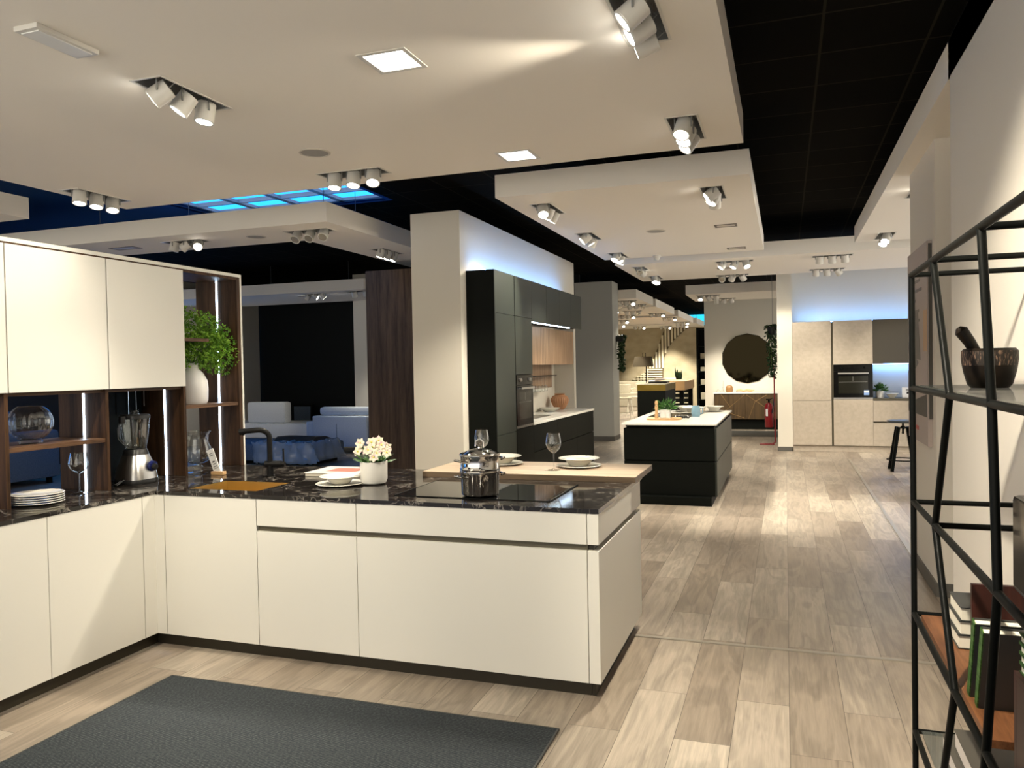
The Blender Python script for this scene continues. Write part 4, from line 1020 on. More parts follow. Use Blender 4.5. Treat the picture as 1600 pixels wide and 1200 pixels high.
for k in range(5):
    y = 10.3+k*.16; c = (-3.30, y, 1.25)
    o = thing('hanging_glass', 'clear stemmed glass hanging upside down from the rail of the black kitchen', 'wine glass', c, 'stemmed glasses hanging from the rail')
    bake('foot', MB().lathe([(0, .218), (.034, .217), (.034, .219), (0, .222)], c, 20), 'glass', o, True)
    bake('stem', MB().cyl((c[0], y, 1.345), (c[0], y, 1.468), .004, seg=8), 'glass', o, True)
    bake('bowl', MB().lathe([(.005, .095), (.030, .075), (.036, .045), (.030, 0), (.0285, 0), (.0345, .045), (.0285, .073), (0, .093)], c, 24), 'glass', o, True)
GB = 'black drawer cabinets under the white worktop'
for i, (y0, y1) in enumerate(((9.215, 10.28), (10.28, 11.34), (11.34, 12.40))):
    u = kit('drawer_cabinet', f'black two-drawer base cabinet under the white worktop, {["nearest the tall oven cabinet", "middle one", "at the far end"][i]}', loc=(-3.2, (y0+y1)/2, 0), group=GB)
    shell(u, y0, y1, .07, .87)
    bake('drawer_front', MB().box(XK-.02, XK, y0+g, y1-g, .555, .872, .001), 'black_matt', u)
    bake('drawer_front', MB().box(XK-.02, XK, y0+g, y1-g, .075, .545, .001), 'black_matt', u)
    bake('grip_rail', MB().box(XK-.021, XK-.006, y0, y1, .872, .886), 'black_metal', u)
q = kit('worktop', 'white quartz worktop of the black kitchen along the left wall', 'worktop', loc=(-3.2, 11, .9))
bake('slab', MB().box(-3.60, XK+.005, 9.217, 12.45, .888, .92, .002), 'quartz', q)
bake('sink_basin', MB().box(-3.42, -3.12, 9.9, 10.75, .9202, .9212), 'oven_black', q)
v = (-3.40, 12.05, .9205)
q = thing('ribbed_vase', 'terracotta ribbed round vase at the far end of the white worktop', 'vase', v)
bake('body', MB().lathe([(0, 0), (.06, 0), (.10, .05), (.135, .12), (.14, .17), (.11, .215), (.07, .235), (.085, .255), (.075, .255), (.055, .235), (0, .05)], v, 72, ribs=24, amp=.04), 'terracotta', q, True)
tag(bake('bowl', MB().lathe([(0, 0), (.08, 0), (.16, .05), (.165, .055), (.155, .055), (.08, .01), (0, .01)], (-3.42, 11.55, .921), 32), 'ceramic', None, True), 'shallow white bowl before the terracotta vase', 'bowl')
tag(bake('soap_dish', MB().lathe([(0, 0), (.03, 0), (.034, .03), (.03, .03), (.025, .005), (0, .005)], (-3.5, 10.85, .921), 20), 'tan', None, True), 'tiny tan dish beside the dark sink of the black kitchen', 'dish')

# wood panel cabinet left of the white column, far left bits
q = kit('wooden_tall_cabinet', 'tall brown walnut cabinet side between the lounge and the white wall column', loc=(-4.9, 9.7, 0))
bake('side_panel', MB().box(-5.40, -4.10, 9.50, 9.525, 0, 2.952), 'walnut_panel', q)
bake('body', MB().box(-5.385, -4.10, 9.527, 10.1, 0, 2.94), 'black_matt', q)

# ---------------------------------------------------------------- black island with white top
IX0, IX1, IY0, IY1 = -1.80, -.743, 9.11, 11.72
isl = kit('kitchen_island', 'black kitchen island with stacked drawers in the middle of the aisle', 'kitchen island', loc=(-1.27, 10.4, 0))
bake('body', MB().box(IX0+.03, IX1-.03, IY0+.03, IY1-.02, .095, .885), 'black_matt', isl)
bake('end_panel_upper', MB().box(IX0, IX1-.021, IY0, IY0+.022, .50, .868, .001), 'black_matt', isl)
bake('end_panel_lower', MB().box(IX0, IX1-.021, IY0, IY0+.022, .10, .488, .001), 'black_matt', isl)
bake('back_panel', MB().box(IX0, IX0+.02, IY0+.023, IY1, .10, .868), 'black_matt', isl)
for k in range(3):
    y0 = IY0+k*(IY1-IY0)/3; y1 = IY0+(k+1)*(IY1-IY0)/3
    bake('drawer_front', MB().box(IX1-.02, IX1, y0+g, y1-g, .50, .868, .001), 'black_door', isl)
    bake('drawer_front', MB().box(IX1-.02, IX1, y0+g, y1-g, .10, .488, .001), 'black_door', isl)
bake('plinth', MB().box(IX0+.08, IX1-.055, 9.01, IY1-.06, 0, .095), 'black_matt', isl)
bake('worktop', MB().box(IX0-.02, IX1+.006, IY0-.02, IY1+.03, .905, .925, .002), 'quartz', isl)
bake('grip_recess', MB().box(IX0+.02, IX1-.02, IY0+.02, IY1-.01, .886, .904), 'black_metal', isl)
q = kit('induction_hob', 'grey glass hob on the white top of the black island', 'hob', loc=(-1.5, 10.6, .926))
bake('glass_plate', MB().box(-1.70, -1.15, 10.25, 11.0, .9255, .929), 'oven_glass', q)
for i, y in enumerate((10.35, 10.5, 10.65)):
    bake('knob', MB().cyl((-1.62, y+.1, .929), (-1.62, y+.1, .95), .028, seg=14), 'steel_brushed', q, True)
q = kit('wooden_tray', 'oval tan wooden tray near the front of the black island', 'tray', loc=(-1.42, 9.75, .926))
bake('board', MB().prism([(-1.42+.21*math.copysign(abs(math.cos(a))**.6, math.cos(a)), 9.75+.14*math.copysign(abs(math.sin(a))**.6, math.sin(a))) for a in [2*PI*k/32 for k in range(32)]], 'Z', .9255, .945), 'tan', q)
q = kit('potted_plant', 'small leafy plant in a white cube pot on the tray of the black island', 'plant', loc=(-1.40, 9.78, .946))
bake('pot', MB().box(-1.465, -1.345, 9.72, 9.84, .946, 1.045, .004), 'china', q)
pf = MB(); random.seed(9)
for k in range(190):
    a = random.uniform(0, 2*PI); e = random.uniform(.1, 1.3)
    d = Vector((math.cos(a)*math.cos(e), math.sin(a)*math.cos(e), math.sin(e)))
    pf.leaf(Vector((-1.405, 9.78, 1.04))+d*random.uniform(.02, .11), d, random.uniform(.05, .08), .016)
bake('foliage', pf, 'green_mid', q)
q = kit('pepper_mill', 'tall tan wooden pepper mill beside the cube pot plant', 'pepper mill', loc=(-1.50, 9.72, .946))
bake('body', MB().lathe([(0, 0), (.024, 0), (.021, .05), (.016, .09), (.022, .13), (.016, .16), (0, .162)], (-1.505, 9.70, .946), 20), 'tan', q, True)
bake('head', MB().lathe([(0, .163), (.018, .165), (.021, .19), (.014, .215), (0, .217)], (-1.505, 9.70, .946), 20), 'tan', q, True)
q = kit('glass_jug', 'blue tinted glass jug on the black island', 'jug', loc=(-1.10, 10.35, .926))
bake('body', MB().lathe([(0, 0), (.05, 0), (.058, .04), (.055, .10), (.045, .14), (.042, .14), (.05, .10), (0, .01)], (-1.10, 10.35, .926), 24), 'blue_glass', q, True)
bake('handle', MB().tube([(-1.05, 10.35, 1.04), (-1.015, 10.35, 1.03), (-1.015, 10.35, .97), (-1.045, 10.35, .955)], .007, 8), 'blue_glass', q, True)
for (x, y, z, s, lb) in ((-1.36, 11.40, .926, 1.2, 'stacked high at the back left of the black island'), (-1.20, 10.98, .926, 1.3, 'in the middle of the black island'), (-.96, 11.42, .926, 1.15, 'at the back right corner of the black island')):
    tag(bake('dinner_plate', MB().lathe([(r*s, (zz-.004)) for r, zz in PL], (x, y, z), 32), 'ceramic', None, True), 'white plate ' + lb, 'plate', 'white plates on the black island')
    tag(bake('soup_plate', MB().lathe([(r*s, (zz-.004)*s*1.3) for r, zz in BW], (x, y, z+.010), 32), 'ceramic', None, True), 'white deep bowl ' + lb, 'bowl', 'white bowls on the black island')
q = kit('black_stones', 'heap of black pebbles on the black island tray end', 'pebbles', loc=(-1.27, 9.95, .926))
for k in range(7):
    bake('pebble', MB().sphere((-1.30+.025*k, 9.96+.015*(k % 3), .945), .022, (1, 1, .8), 10), 'black_plastic', q, True)

# ---------------------------------------------------------------- beige kitchen at the back
YB = 15.0; GR = 'beige fronts of the rear kitchen'
def bdoor(par, x0, x1, z0, z1, mt='taupe', nm='door'): bake(nm, MB().box(x0+g, x1-g, YB, YB+.02, z0, z1, .0015), mt, par)
u = kit('tall_cabinet', 'tall beige cabinet at the left end of the rear kitchen', loc=(.44, 15.3, 0), group=GR)
bake('body', MB().box(.117, .765, YB+.022, 15.60, .105, 2.31), 'taupe', u)
bdoor(u, .118, .765, .915, 2.318); bdoor(u, .118, .765, .118, .908)
u = kit('tall_oven_cabinet', 'tall beige cabinet around the oven in the rear kitchen', loc=(1.1, 15.3, 0), group=GR)
bake('body', MB().box(.766, 1.437, YB+.022, 15.60, .105, 2.31), 'bronze_profile', u)
bdoor(u, .797, 1.437, 1.548, 2.318); bdoor(u, .797, 1.437, .113, .93)
o_, dr_ = oven('built_in_oven', 'black built-in oven with steel handle in the beige rear kitchen', 'Y', .80, 1.434, .935, 1.545, YB)
bake('energy_label', MB().box(1.29, 1.375, YB-.006, YB-.0052, 1.005, 1.09), 'label_blue', dr_)
bake('energy_label_text', MB().box(1.295, 1.370, YB-.0068, YB-.0062, 1.05, 1.085), 'label_white', dr_)
for i, (x0, x1) in enumerate(((1.437, 2.06), (2.06, 2.68))):
    w = ['next to the oven', 'farther right behind the pillar'][i]
    u = kit('drawer_cabinet', 'beige two-drawer base cabinet ' + w, loc=((x0+x1)/2, 15.3, 0), group=GR)
    bake('body', MB().box(x0, x1, YB+.025, 15.60, .105, .90), 'bronze_profile', u)
    bdoor(u, x0, x1, .545, .905, nm='drawer_front'); bdoor(u, x0, x1, .113, .513, nm='drawer_front')
    u = kit('wall_cabinet', 'dark brown glossy wall cabinet ' + w, loc=((x0+x1)/2, 15.3, 1.55), group='brown glossy wall cabinets')
    bake('body', MB().box(x0, x1, YB+.022, 15.60, 1.552, 2.31), 'brown_gloss', u)
    bake('door', MB().box(x0+g, x1-g, YB, YB+.02, 1.546, 2.318), 'brown_gloss', u)
q = kit('plinth_board', 'beige plinth board along the floor of the rear kitchen', 'plinth', loc=(1.4, 15.05, 0))
bake('board', MB().box(.118, 2.68, YB+.035, YB+.021+.03, .002, .104), 'taupe', q)
q = kit('worktop', 'thin dark worktop of the rear kitchen', 'worktop', loc=(2.06, 15.3, .93))
bake('slab', MB().box(1.437, 2.68, YB-.005, 15.60, .915, .945), 'bronze_profile', q)
q = kit('splashback', 'white splashback glowing blue behind the rear worktop', 'splashback', loc=(2.06, 15.6, .946))
bake('glass', MB().box(1.44, 2.68, 15.601, 15.615, .946, 1.55), 'backsplash', q)
q = kit('light_strip', 'blue light strip under the brown wall cabinets', 'light strip', loc=(2.06, 15.5, 1.54))
bake('diffuser', MB().box(1.46, 2.66, 15.50, 15.52, 1.538, 1.546), 'led_blue', q)
q = kit('light_strip', 'blue light strip lying on top of the beige tall cabinets', 'light strip', loc=(1.4, 15.5, 2.32))
bake('diffuser', MB().box(.22, 2.66, 15.42, 15.44, 2.325, 2.333), 'led_blue', q)
pp = (1.575, 15.30, .9455)
q = kit('potted_plant', 'bushy green plant in a white pot beside the rear oven', 'plant', loc=pp)
bake('pot', MB().lathe([(0, 0), (.065, 0), (.075, .12), (.068, .12), (.06, .10), (0, .10)], pp, 24), 'china', q, True)
pf = MB()
for k in range(170):
    a = random.uniform(0, 2*PI); e = random.uniform(.0, 1.4)
    d = Vector((math.cos(a)*math.cos(e), math.sin(a)*math.cos(e), math.sin(e)))
    pf.leaf(Vector((pp[0], pp[1], pp[2]+.12))+d*random.uniform(.02, .10), d, random.uniform(.05, .09), .02)
bake('foliage', pf, 'green_mid', q)
tag(bake('bowl', MB().lathe([(0, 0), (.04, 0), (.105, .075), (.11, .08), (.10, .08), (.04, .01), (0, .01)], (1.76, 15.2, .9455), 28), 'ceramic', None, True), 'white bowl on the dark worktop beside the rear plant', 'bowl')
q = kit('sign_block', 'small white card block at the right of the rear worktop', 'card', loc=(2.02, 15.3, .9455))
bake('block', MB().box(1.93, 2.11, 15.28, 15.33, .9455, 1.125, .003), 'label_white', q)
bake('print', MB().box(1.99, 2.05, 15.278, 15.2795, 1.075, 1.09).box(2.0, 2.03, 15.278, 15.2795, 1.01, 1.05), 'ink', q)

sx, sy = 1.60, 12.62
st_ = kit('bar_stool', 'black industrial stool with round seat and screw post before the rear kitchen', 'stool', loc=(sx, sy, 0))
bake('seat', MB().lathe([(0, .700), (.20, .700), (.215, .706), (.215, .724), (.205, .730), (0, .730)], (sx, sy, 0), 36), mat('dark_stool_seat', (.045, .05, .055), .3), st_, True)
bake('screw_post', MB().cyl((sx, sy, .55), (sx, sy, .70), .014).cyl((sx, sy, .53), (sx, sy, .55), .005, .022).cyl((sx, sy, .635), (sx, sy, .65), .03), 'black_metal', st_, True)
for k in range(4):
    a = PI/4+PI/2*k; c_, s_ = math.cos(a), math.sin(a)
    bake('leg', MB().cyl((sx+.235*c_, sy+.235*s_, .001), (sx+.10*c_, sy+.10*s_, .63), .024, .030, 6), 'black_metal', st_)
bake('brace', MB().cyl((sx-.11, sy, .62), (sx+.11, sy, .62), .012).cyl((sx, sy-.11, .62), (sx, sy+.11, .62), .012), 'black_metal', st_)
rp = [(sx+.215*math.cos(2*PI*k/24), sy+.215*math.sin(2*PI*k/24), .16) for k in range(25)]
bake('foot_ring', MB().tube(rp, .009, 8, caps=False), 'black_metal', st_, True)

# ---------------------------------------------------------------- mirror wall
mc = (-.89, 20.28, 1.722)
mr_ = kit('wall_mirror', 'large dark many-sided round mirror on the rear wall', 'mirror', loc=mc)
out = [(mc[0]+.605*math.cos(2*PI*k/14+.22), mc[2]+.605*math.sin(2*PI*k/14+.22)) for k in range(14)]
bake('glass', MB().prism(out, 'Y', 20.262, 20.285), 'mirror', mr_)
out2 = [(mc[0]+(x-mc[0])*1.02, mc[2]+(z-mc[2])*1.02) for x, z in out]
bake('backing', MB().prism(out2, 'Y', 20.286, 20.299), 'black_metal', mr_)
sb = kit('sideboard', 'dark wooden sideboard with brass inlay lines under the round mirror', 'sideboard', loc=(-.7, 20.0, 0))
bake('top', MB().box(-1.68, .35, 19.72, 20.24, .872, .90), 'quartz', sb)
bake('body', MB().box(-1.66, .33, 19.76, 20.24, .25, .87), 'sideboard', sb)
bake('base', MB().box(-1.60, .27, 19.80, 20.2, 0, .249), 'black_matt', sb)
for (x0, x1) in ((-1.66, -.93), (-.92, -.25), (-.24, .33)):
    bake('door', MB().box(x0+.003, x1-.003, 19.742, 19.758, .252, .868), 'sideboard', sb)
il = MB()
def iline(x0, z0, x1, z1): il.cyl((x0, 19.741, z0), (x1, 19.741, z1), .006, seg=6)
for l in ((-.93, .86, -1.28, .55), (-1.28, .55, -1.66, .26), (-1.5, .86, -1.28, .55), (-.90, .84, -.30, .42), (-.70, .68, -.85, .27), (-.70, .68, -.42, .84), (-1.3, .40, -.95, .28)): iline(*l)
bake('inlay', il, 'inlay', sb)
q = kit('amber_jar', 'amber ribbed lidded jar on the sideboard under the mirror', 'jar', loc=(-1.31, 19.98, .901))
bake('body', MB().lathe([(0, 0), (.075, 0), (.085, .05), (.08, .13), (.05, .165), (0, .17)], (-1.31, 19.98, .901), 48, ribs=16, amp=.04), 'amber_glass', q, True)
tag(bake('branch_ornament', MB().tube([(-1.70+.55, 19.98, .93), (-1.05, 19.97, .95), (-.97, 19.98, .925), (-.9, 19.97, .945), (-.80, 19.98, .93), (-.72, 19.97, .94)], .03, 8, radii=[.015, .03, .022, .032, .028, .01]), 'tan', None, True), 'tan driftwood ornament lying on the sideboard', 'ornament')
q = kit('wire_ornament', 'thin wire sculpture at the left end of the sideboard', 'ornament', loc=(-1.5, 19.98, .901))
bake('wires', MB().tube([(-1.62, 19.98, .905), (-1.58, 19.98, .98), (-1.52, 19.98, .905), (-1.46, 19.98, 1.02), (-1.44, 19.98, .905)], .004, 6).tube([(-1.46, 19.98, .905), (-1.45, 19.98, 1.18)], .004, 6), 'wire', q)
tag(bake('rug', MB().box(-1.9, .1, 17.85, 19.3, .001, .010), 'cover_dark'), 'dark rug on the floor before the sideboard', 'rug')

# fire extinguisher on its red stand, hanging ivy
ex = kit('extinguisher_stand', 'red floor stand with tall pole beside the rear wall', 'stand', loc=(-.33, 16.2, 0))
bake('base', MB().tube([(-.49, 16.2, .015), (-.25, 16.2, .015), (-.20, 16.2, .05), (-.205, 16.2, .12)], .014, 8).box(-.49, -.22, 16.08, 16.32, .001, .012), 'red', ex)
bake('pole', MB().cyl((-.205, 16.2, .1), (-.215, 16.2, 1.55), .013), 'red', ex, True)
e_ = kit('fire_extinguisher', 'red fire extinguisher hanging on the red stand', 'fire extinguisher', loc=(-.32, 16.2, .34))
bake('cylinder', MB().lathe([(0, 0), (.075, 0), (.082, .01), (.082, .40), (.06, .46), (.025, .48), (0, .48)], (-.315, 16.2, .34), 28), 'red', e_, True)
bake('valve', MB().cyl((-.315, 16.2, .82), (-.315, 16.2, .88), .02).box(-.37, -.29, 16.19, 16.21, .87, .895), 'black_metal', e_)
bake('hose', MB().tube([(-.31, 16.18, .87), (-.24, 16.15, .92), (-.225, 16.13, .80), (-.26, 16.12, .62)], .012, 8), 'black_plastic', e_, True)
bake('label_plate', MB().box(-.375, -.335, 16.112, 16.118, .56, .70), 'label_white', e_)
def ivy(name, label, cx, cy, z0, z1, r, mt, n, topd=.6):
    o = thing(name, label, 'plant', (cx, cy, z1))
    s = MB(); l = MB(); rnd = random.Random(int(z1*100))
    for k in range(9):
        dx, dy = rnd.uniform(-r, r)*.6, rnd.uniform(-r, r)*.6
        s.tube([(cx, cy, z1), (cx+dx*.7, cy+dy*.7, z1-.1), (cx+dx, cy+dy, rnd.uniform(z0, (z0+z1)/2))], .004, 5)
    for k in range(n):
        t_ = rnd.random()**1.2; zz = z1-t_*(z1-z0)
        rr = r*(1-.55*t_)
        l.leaf((cx+rnd.uniform(-rr, rr), cy+rnd.uniform(-rr, rr), zz), (rnd.uniform(-1, 1), rnd.uniform(-1, 1), -rnd.uniform(0, 1)), rnd.uniform(.05, .08), .045)
    bake('stems', s, 'stem', o); bake('foliage', l, mt, o)
    return o
i1 = ivy('hanging_ivy', 'dark trailing ivy hanging against the rear wall above the red extinguisher', -.235, 16.2, 1.33, 2.36, .13, 'green_dark', 520)
bake('pot', MB().lathe([(0, -.16), (.07, -.16), (.10, 0), (.09, 0), (0, -.02)], (-.235, 16.2, 2.30), 20), 'black_plastic', i1, True)
bake('hanger', MB().cyl((-.235, 16.2, 2.28), (-.235, 16.2, ZC+.55), .003, seg=6), 'wire', i1)
i2 = ivy('hanging_ivy', 'black-green trailing ivy mounted on the edge of the grey pillar', -3.35, 16.85, 1.50, 2.27, .085, 'green_dark', 380)
bake('wall_pot', MB().box(-3.458, -3.30, 16.78, 16.92, 2.12, 2.24), 'black_plastic', i2)

# socket on the grey pillar
q = kit('wall_socket', 'small white socket on the grey pillar beside the black drawers', 'socket', loc=(-3.95, 16.47, .55))
bake('plate', MB().box(-4.03, -3.90, 16.468, 16.4795, .50, .60, .002), 'lamp_white', q)
bake('insert', MB().cyl((-3.965, 16.463, .55), (-3.965, 16.468, .55), .025), 'lamp_grey', q)

# ---------------------------------------------------------------- far lounge
bc = kit('bar_cabinet', 'black bar counter with dull brass band before the lounge', 'bar counter', loc=(-3.2, 20.5, 0))
bake('body', MB().box(-3.58, -2.87, 20.0, 21.9, 0, .945), 'black_matt', bc)
bake('brass_band', MB().box(-3.585, -2.865, 19.995, 21.9, .946, 1.10), 'brass_dark', bc)
bake('top', MB().box(-3.59, -2.86, 19.99, 21.9, 1.101, 1.115), 'beige_fabric', bc)
tk = kit('console_table', 'brown console table standing right behind the brass-banded bar', 'table', loc=(-2.9, 24, 0))
bake('top', MB().box(-3.6, -2.75, 23.0, 25.5, .86, 1.12), 'tan', tk)
for (x, y) in ((-2.85, 23.1), (-3.5, 23.1), (-2.85, 25.4), (-3.5, 25.4)): bake('leg', MB().box(x-.06, x+.06, y-.06, y+.06, 0, .86), 'black_matt', tk)
tag(bake('serving_tray', MB().box(-3.50, -3.0, 21.2, 21.6, 1.116, 1.16, .005), 'black_plastic'), 'dark tray on top of the brass-banded bar', 'tray')
# wall decoration: curved slatted cut-out between two stone discs
sl = kit('slat_panel', 'curved wall panel of pale vertical slats between stone arcs on the lounge wall', 'wall panel', loc=(-4.4, 31.5, .8))
def edgeL(z):
    pts = [(.95, -5.95), (1.3, -5.35), (1.9, -4.98), (2.3, -4.80), (3.0, -4.55), (3.08, -4.52)]
    for (z0, x0), (z1, x1) in zip(pts, pts[1:]):
        if z <= z1: return x0+(x1-x0)*(z-z0)/(z1-z0)
    return pts[-1][1]
def edgeR(z):
    pts = [(.95, -4.62), (1.5, -4.60), (1.9, -4.56), (2.3, -4.38), (2.6, -4.15), (2.85, -3.88), (3.0, -3.68), (3.08, -3.55)]
    for (z0, x0), (z1, x1) in zip(pts, pts[1:]):
        if z <= z1: return x0+(x1-x0)*(z-z0)/(z1-z0)
    return pts[-1][1]
zs_ = [.95+k*(3.06-.95)/24 for k in range(25)]
bm_ = MB(); bm_.prism([(edgeL(z), z) for z in zs_]+[(edgeR(z), z) for z in reversed(zs_)], 'Y', 31.56, 31.595)
bake('backing', bm_, 'slat_gap', sl)
for k in range(20):
    x = -5.9+k*.125
    zz = [z for z in [.95+j*.03 for j in range(71)] if edgeL(z) <= x+.03 and x+.03 <= edgeR(z)]
    if len(zz) > 2: bake('slat', MB().box(x, x+.07, 31.50, 31.555, max(zz[0], 1.48), zz[-1]) if zz[-1] > 1.5 else MB().box(x, x+.07, 31.50, 31.555, zz[0], zz[-1]), 'bamboo', sl)
for k in range(5):
    z = 1.02+k*.095
    bake('crossbar', MB().box(edgeL(z)+.02, edgeR(z)-.02, 31.47, 31.498, z, z+.045), 'bamboo', sl)
lp = kit('floor_lamp', 'large floor lamp with wide brown tapered shade before the slatted wall', 'lamp', loc=(-4.9, 29, 0))
bake('shade', MB().prism([(-5.31, 1.55), (-4.62, 1.55), (-4.67, 1.92), (-5.23, 1.92)], 'Y', 28.75, 29.25), 'shade', lp)
bake('pole', MB().cyl((-4.85, 29, 0), (-4.85, 29, 1.55), .02), 'black_metal', lp)
bake('finial', MB().tube([(-4.98, 29, 1.92), (-4.98, 29, 2.05), (-4.87, 29, 2.05), (-4.87, 29, 1.92)], .012, 6), 'black_metal', lp)
bake('base', MB().cyl((-4.85, 29, 0), (-4.85, 29, .03), .2), 'black_metal', lp)
def chair(x, y, rz, label):
    o = thing('lounge_chair', label, 'chair', (0, 0, 0), 'white metal chairs in the far lounge')
    bake('seat', MB().box(-.25, .25, -.25, .25, .62, .66, .02), 'beige_fabric', o)
    bake('backrest', MB().box(-.27, .27, .20, .25, .78, 1.05, .02).tube([(-.26, -.2, .86), (-.27, .22, .9), (.27, .22, .9), (.26, -.2, .86)], .02, 6), 'beige_fabric', o)
    for sx_, sy_ in ((-1, -1), (1, -1), (-1, 1), (1, 1)):
        bake('leg', MB().cyl((sx_*.27, sy_*.27, 0), (sx_*.2, sy_*.2, .62), .014, .018, 8), 'white_metal', o)
    bake('foot_rail', MB().tube([(-.25, -.25, .2), (.25, -.25, .2), (.25, .25, .2), (-.25, .25, .2), (-.25, -.25, .2)], .01, 6), 'white_metal', o)
    return place(o, (x, y, 0), rz)
chair(-4.55, 23.0, .35, 'white-legged bar chair just right of the grey pillar')
chair(-4.25, 23.9, -.5, 'white-legged bar chair farther back beside the brass-banded bar')
so = kit('sofa', 'pale beige sofa along the slatted lounge wall', 'sofa', loc=(-5, 30.6, 0))
bake('base', MB().box(-6.6, -3.9, 30.2, 31.2, .0, .55, .04), 'beige_fabric', so)
bake('backrest', MB().box(-6.6, -3.9, 31.0, 31.35, .5, .98, .05), 'beige_fabric', so)
bake('cushion', MB().box(-5.1, -4.0, 30.8, 31.0, .56, 1.0, .05), 'china', so)
sh = kit('bookcase', 'tall dark bookcase at the right end of the far lounge', 'bookcase', loc=(-2.9, 30, 0))
bake('frame', MB().box(-3.12, -3.06, 29.8, 30.2, 0, 2.95).box(-2.50, -2.44, 29.8, 30.2, 0, 2.95).box(-3.12, -2.44, 30.18, 30.22, 0, 2.95), 'black_matt', sh)
for z in (.25, .8, 1.3, 1.75, 2.25, 2.9): bake('shelf', MB().box(-3.06, -2.50, 29.8, 30.17, z, z+.04), 'black_matt', sh)
for z, h in ((.84, .2), (1.34, .16), (1.79, .22), (.29, .25)):
    tag(bake('storage_box', MB().box(-2.98, -2.62, 29.85, 30.1, z+.001, z+h, .01), 'beige_fabric'), 'pale box on a shelf of the tall dark bookcase', 'box', 'pale boxes in the dark bookcase')
tb = kit('side_table', 'dark low shelf table with a spiky plant in the far lounge', 'table', loc=(-3.6, 28, 0))
bake('top', MB().box(-4.15, -3.15, 27.8, 28.3, .80, .84), 'sideboard', tb)
bake('body', MB().box(-4.10, -3.20, 27.85, 28.3, .0, .79), 'black_matt', tb)
for z in (.25, .42, .59): bake('shelf', MB().box(-4.08, -3.22, 27.83, 27.848, z, z+.03), 'bamboo', tb)
sp = kit('snake_plant', 'spiky upright snake plant standing on the low dark table', 'plant', loc=(-3.55, 28.05, .841))
bake('pot', MB().lathe([(0, 0), (.14, 0), (.17, .12), (.15, .12), (0, .10)], (-3.55, 28.05, .841), 20), 'sideboard', sp, True)
lf = MB(); random.seed(4)
for k in range(14):
    a = 2*PI*k/14; lf.leaf((-3.55+.05*math.cos(a), 28.05+.05*math.sin(a), .93), (math.cos(a)*.28, math.sin(a)*.28, 1), random.uniform(.4, .65), .09, (math.cos(a), math.sin(a), 0))
bake('leaves', lf, 'green_dark', sp)
q = kit('armchair', 'patterned pale armchair at the right of the far lounge', 'armchair', loc=(-4.2, 29, 0))
bake('seat', MB().box(-4.7, -3.9, 29.3, 30.0, .0, .6, .05), 'beige_fabric', q)
bake('backrest', MB().box(-4.7, -3.9, 29.9, 30.1, .55, 1.1, .05), 'cover_white', q)

# ---------------------------------------------------------------- blue-lit sofas on the left
ac = kit('armchair', 'blue-lit grey armchair seen from behind, right of the sofas', 'armchair', loc=(-8.2, 13.4, 0))
bake('body', MB().box(-8.75, -7.55, 13.2, 13.38, .13, .73, .025), 'sofa_blue', ac)
bake('back_seam', MB().box(-8.215, -8.205, 13.196, 13.2, .14, .58), 'sofa_dark', ac)
bake('seat', MB().box(-8.75, -7.55, 13.38, 14.1, .13, .45, .04), 'sofa_blue', ac)
bake('armrest', MB().box(-8.93, -8.76, 13.25, 14.1, .13, .62, .03), 'sofa_blue', ac)
bake('armrest', MB().box(-7.54, -7.37, 13.25, 14.1, .13, .62, .03), 'sofa_blue', ac)
bake('cushion', MB().box(-8.66, -7.50, 13.3, 13.5, .735, .90, .07), 'sofa_blue', ac, True)
for (x, y) in ((-8.8, 13.35), (-7.5, 13.35), (-8.8, 14.0), (-7.5, 14.0)): bake('leg', MB().cyl((x, y, 0), (x, y, .13), .02), 'black_metal', ac)
ch = kit('chaise_sofa', 'pale grey corner sofa with a block backrest, behind the black tap', 'sofa', loc=(-10.5, 14.3, 0))
bake('seat', MB().box(-12.2, -9.40, 14.2, 15.3, .18, .50, .05), 'sofa_light', ch, True)
bake('backrest', MB().box(-11.1, -10.12, 14.25, 14.5, .505, .96, .06), 'sofa_light', ch, True)
bake('seat_extension', MB().box(-9.39, -8.8, 14.4, 15.3, .18, .48, .05), 'sofa_light', ch, True)
bake('base', MB().box(-12.1, -8.9, 14.35, 15.2, .0, .175), 'sofa_dark', ch)
ot = kit('ottoman', 'dark slate ottoman behind the marble worktop', 'ottoman', loc=(-8.3, 11.6, 0))
bake('body', MB().box(-9.6, -7.55, 11.4, 12.4, .06, .36, .06), 'sofa_dark', ot, True)
bake('base', MB().box(-9.5, -7.65, 11.5, 12.3, .002, .058), 'black_matt', ot)
dm = MB(); nx, ny = 36, 24; rnd = random.Random(8); V_ = []
for i in range(nx+1):
    row = []
    for j in range(ny+1):
        u_ = i/nx; v_ = j/ny; x = -8.75+u_*1.32; s_ = v_*1.45
        if s_ < .42: p = Vector((x, 11.36-.02*math.sin(x*21), .02+s_*.85))
        else: p = Vector((x, 11.36+(s_-.42)*.85, .378))
        w_ = .022*math.sin(x*17+v_*9)*math.cos(v_*23+x*5)+rnd.uniform(-.012, .012)
        p += Vector((w_, -abs(w_)*.9 if s_ < .42 else w_, abs(w_)*1.2+.004))
        if u_ > .90: p.z = min(p.z, .36*(1-(u_-.9)*9)+.05); 
        row.append(dm.bm.verts.new(p))
    V_.append(row)
for i in range(nx):
    for j in range(ny): dm.bm.faces.new((V_[i][j], V_[i+1][j], V_[i+1][j+1], V_[i][j+1]))
dp = tag(bake('plastic_cover', dm, 'plastic_wrap', None, True), 'crumpled clear plastic sheet draped over the slate ottoman', 'plastic sheet')
sd = dp.modifiers.new('thickness', 'SOLIDIFY'); sd.thickness = .003
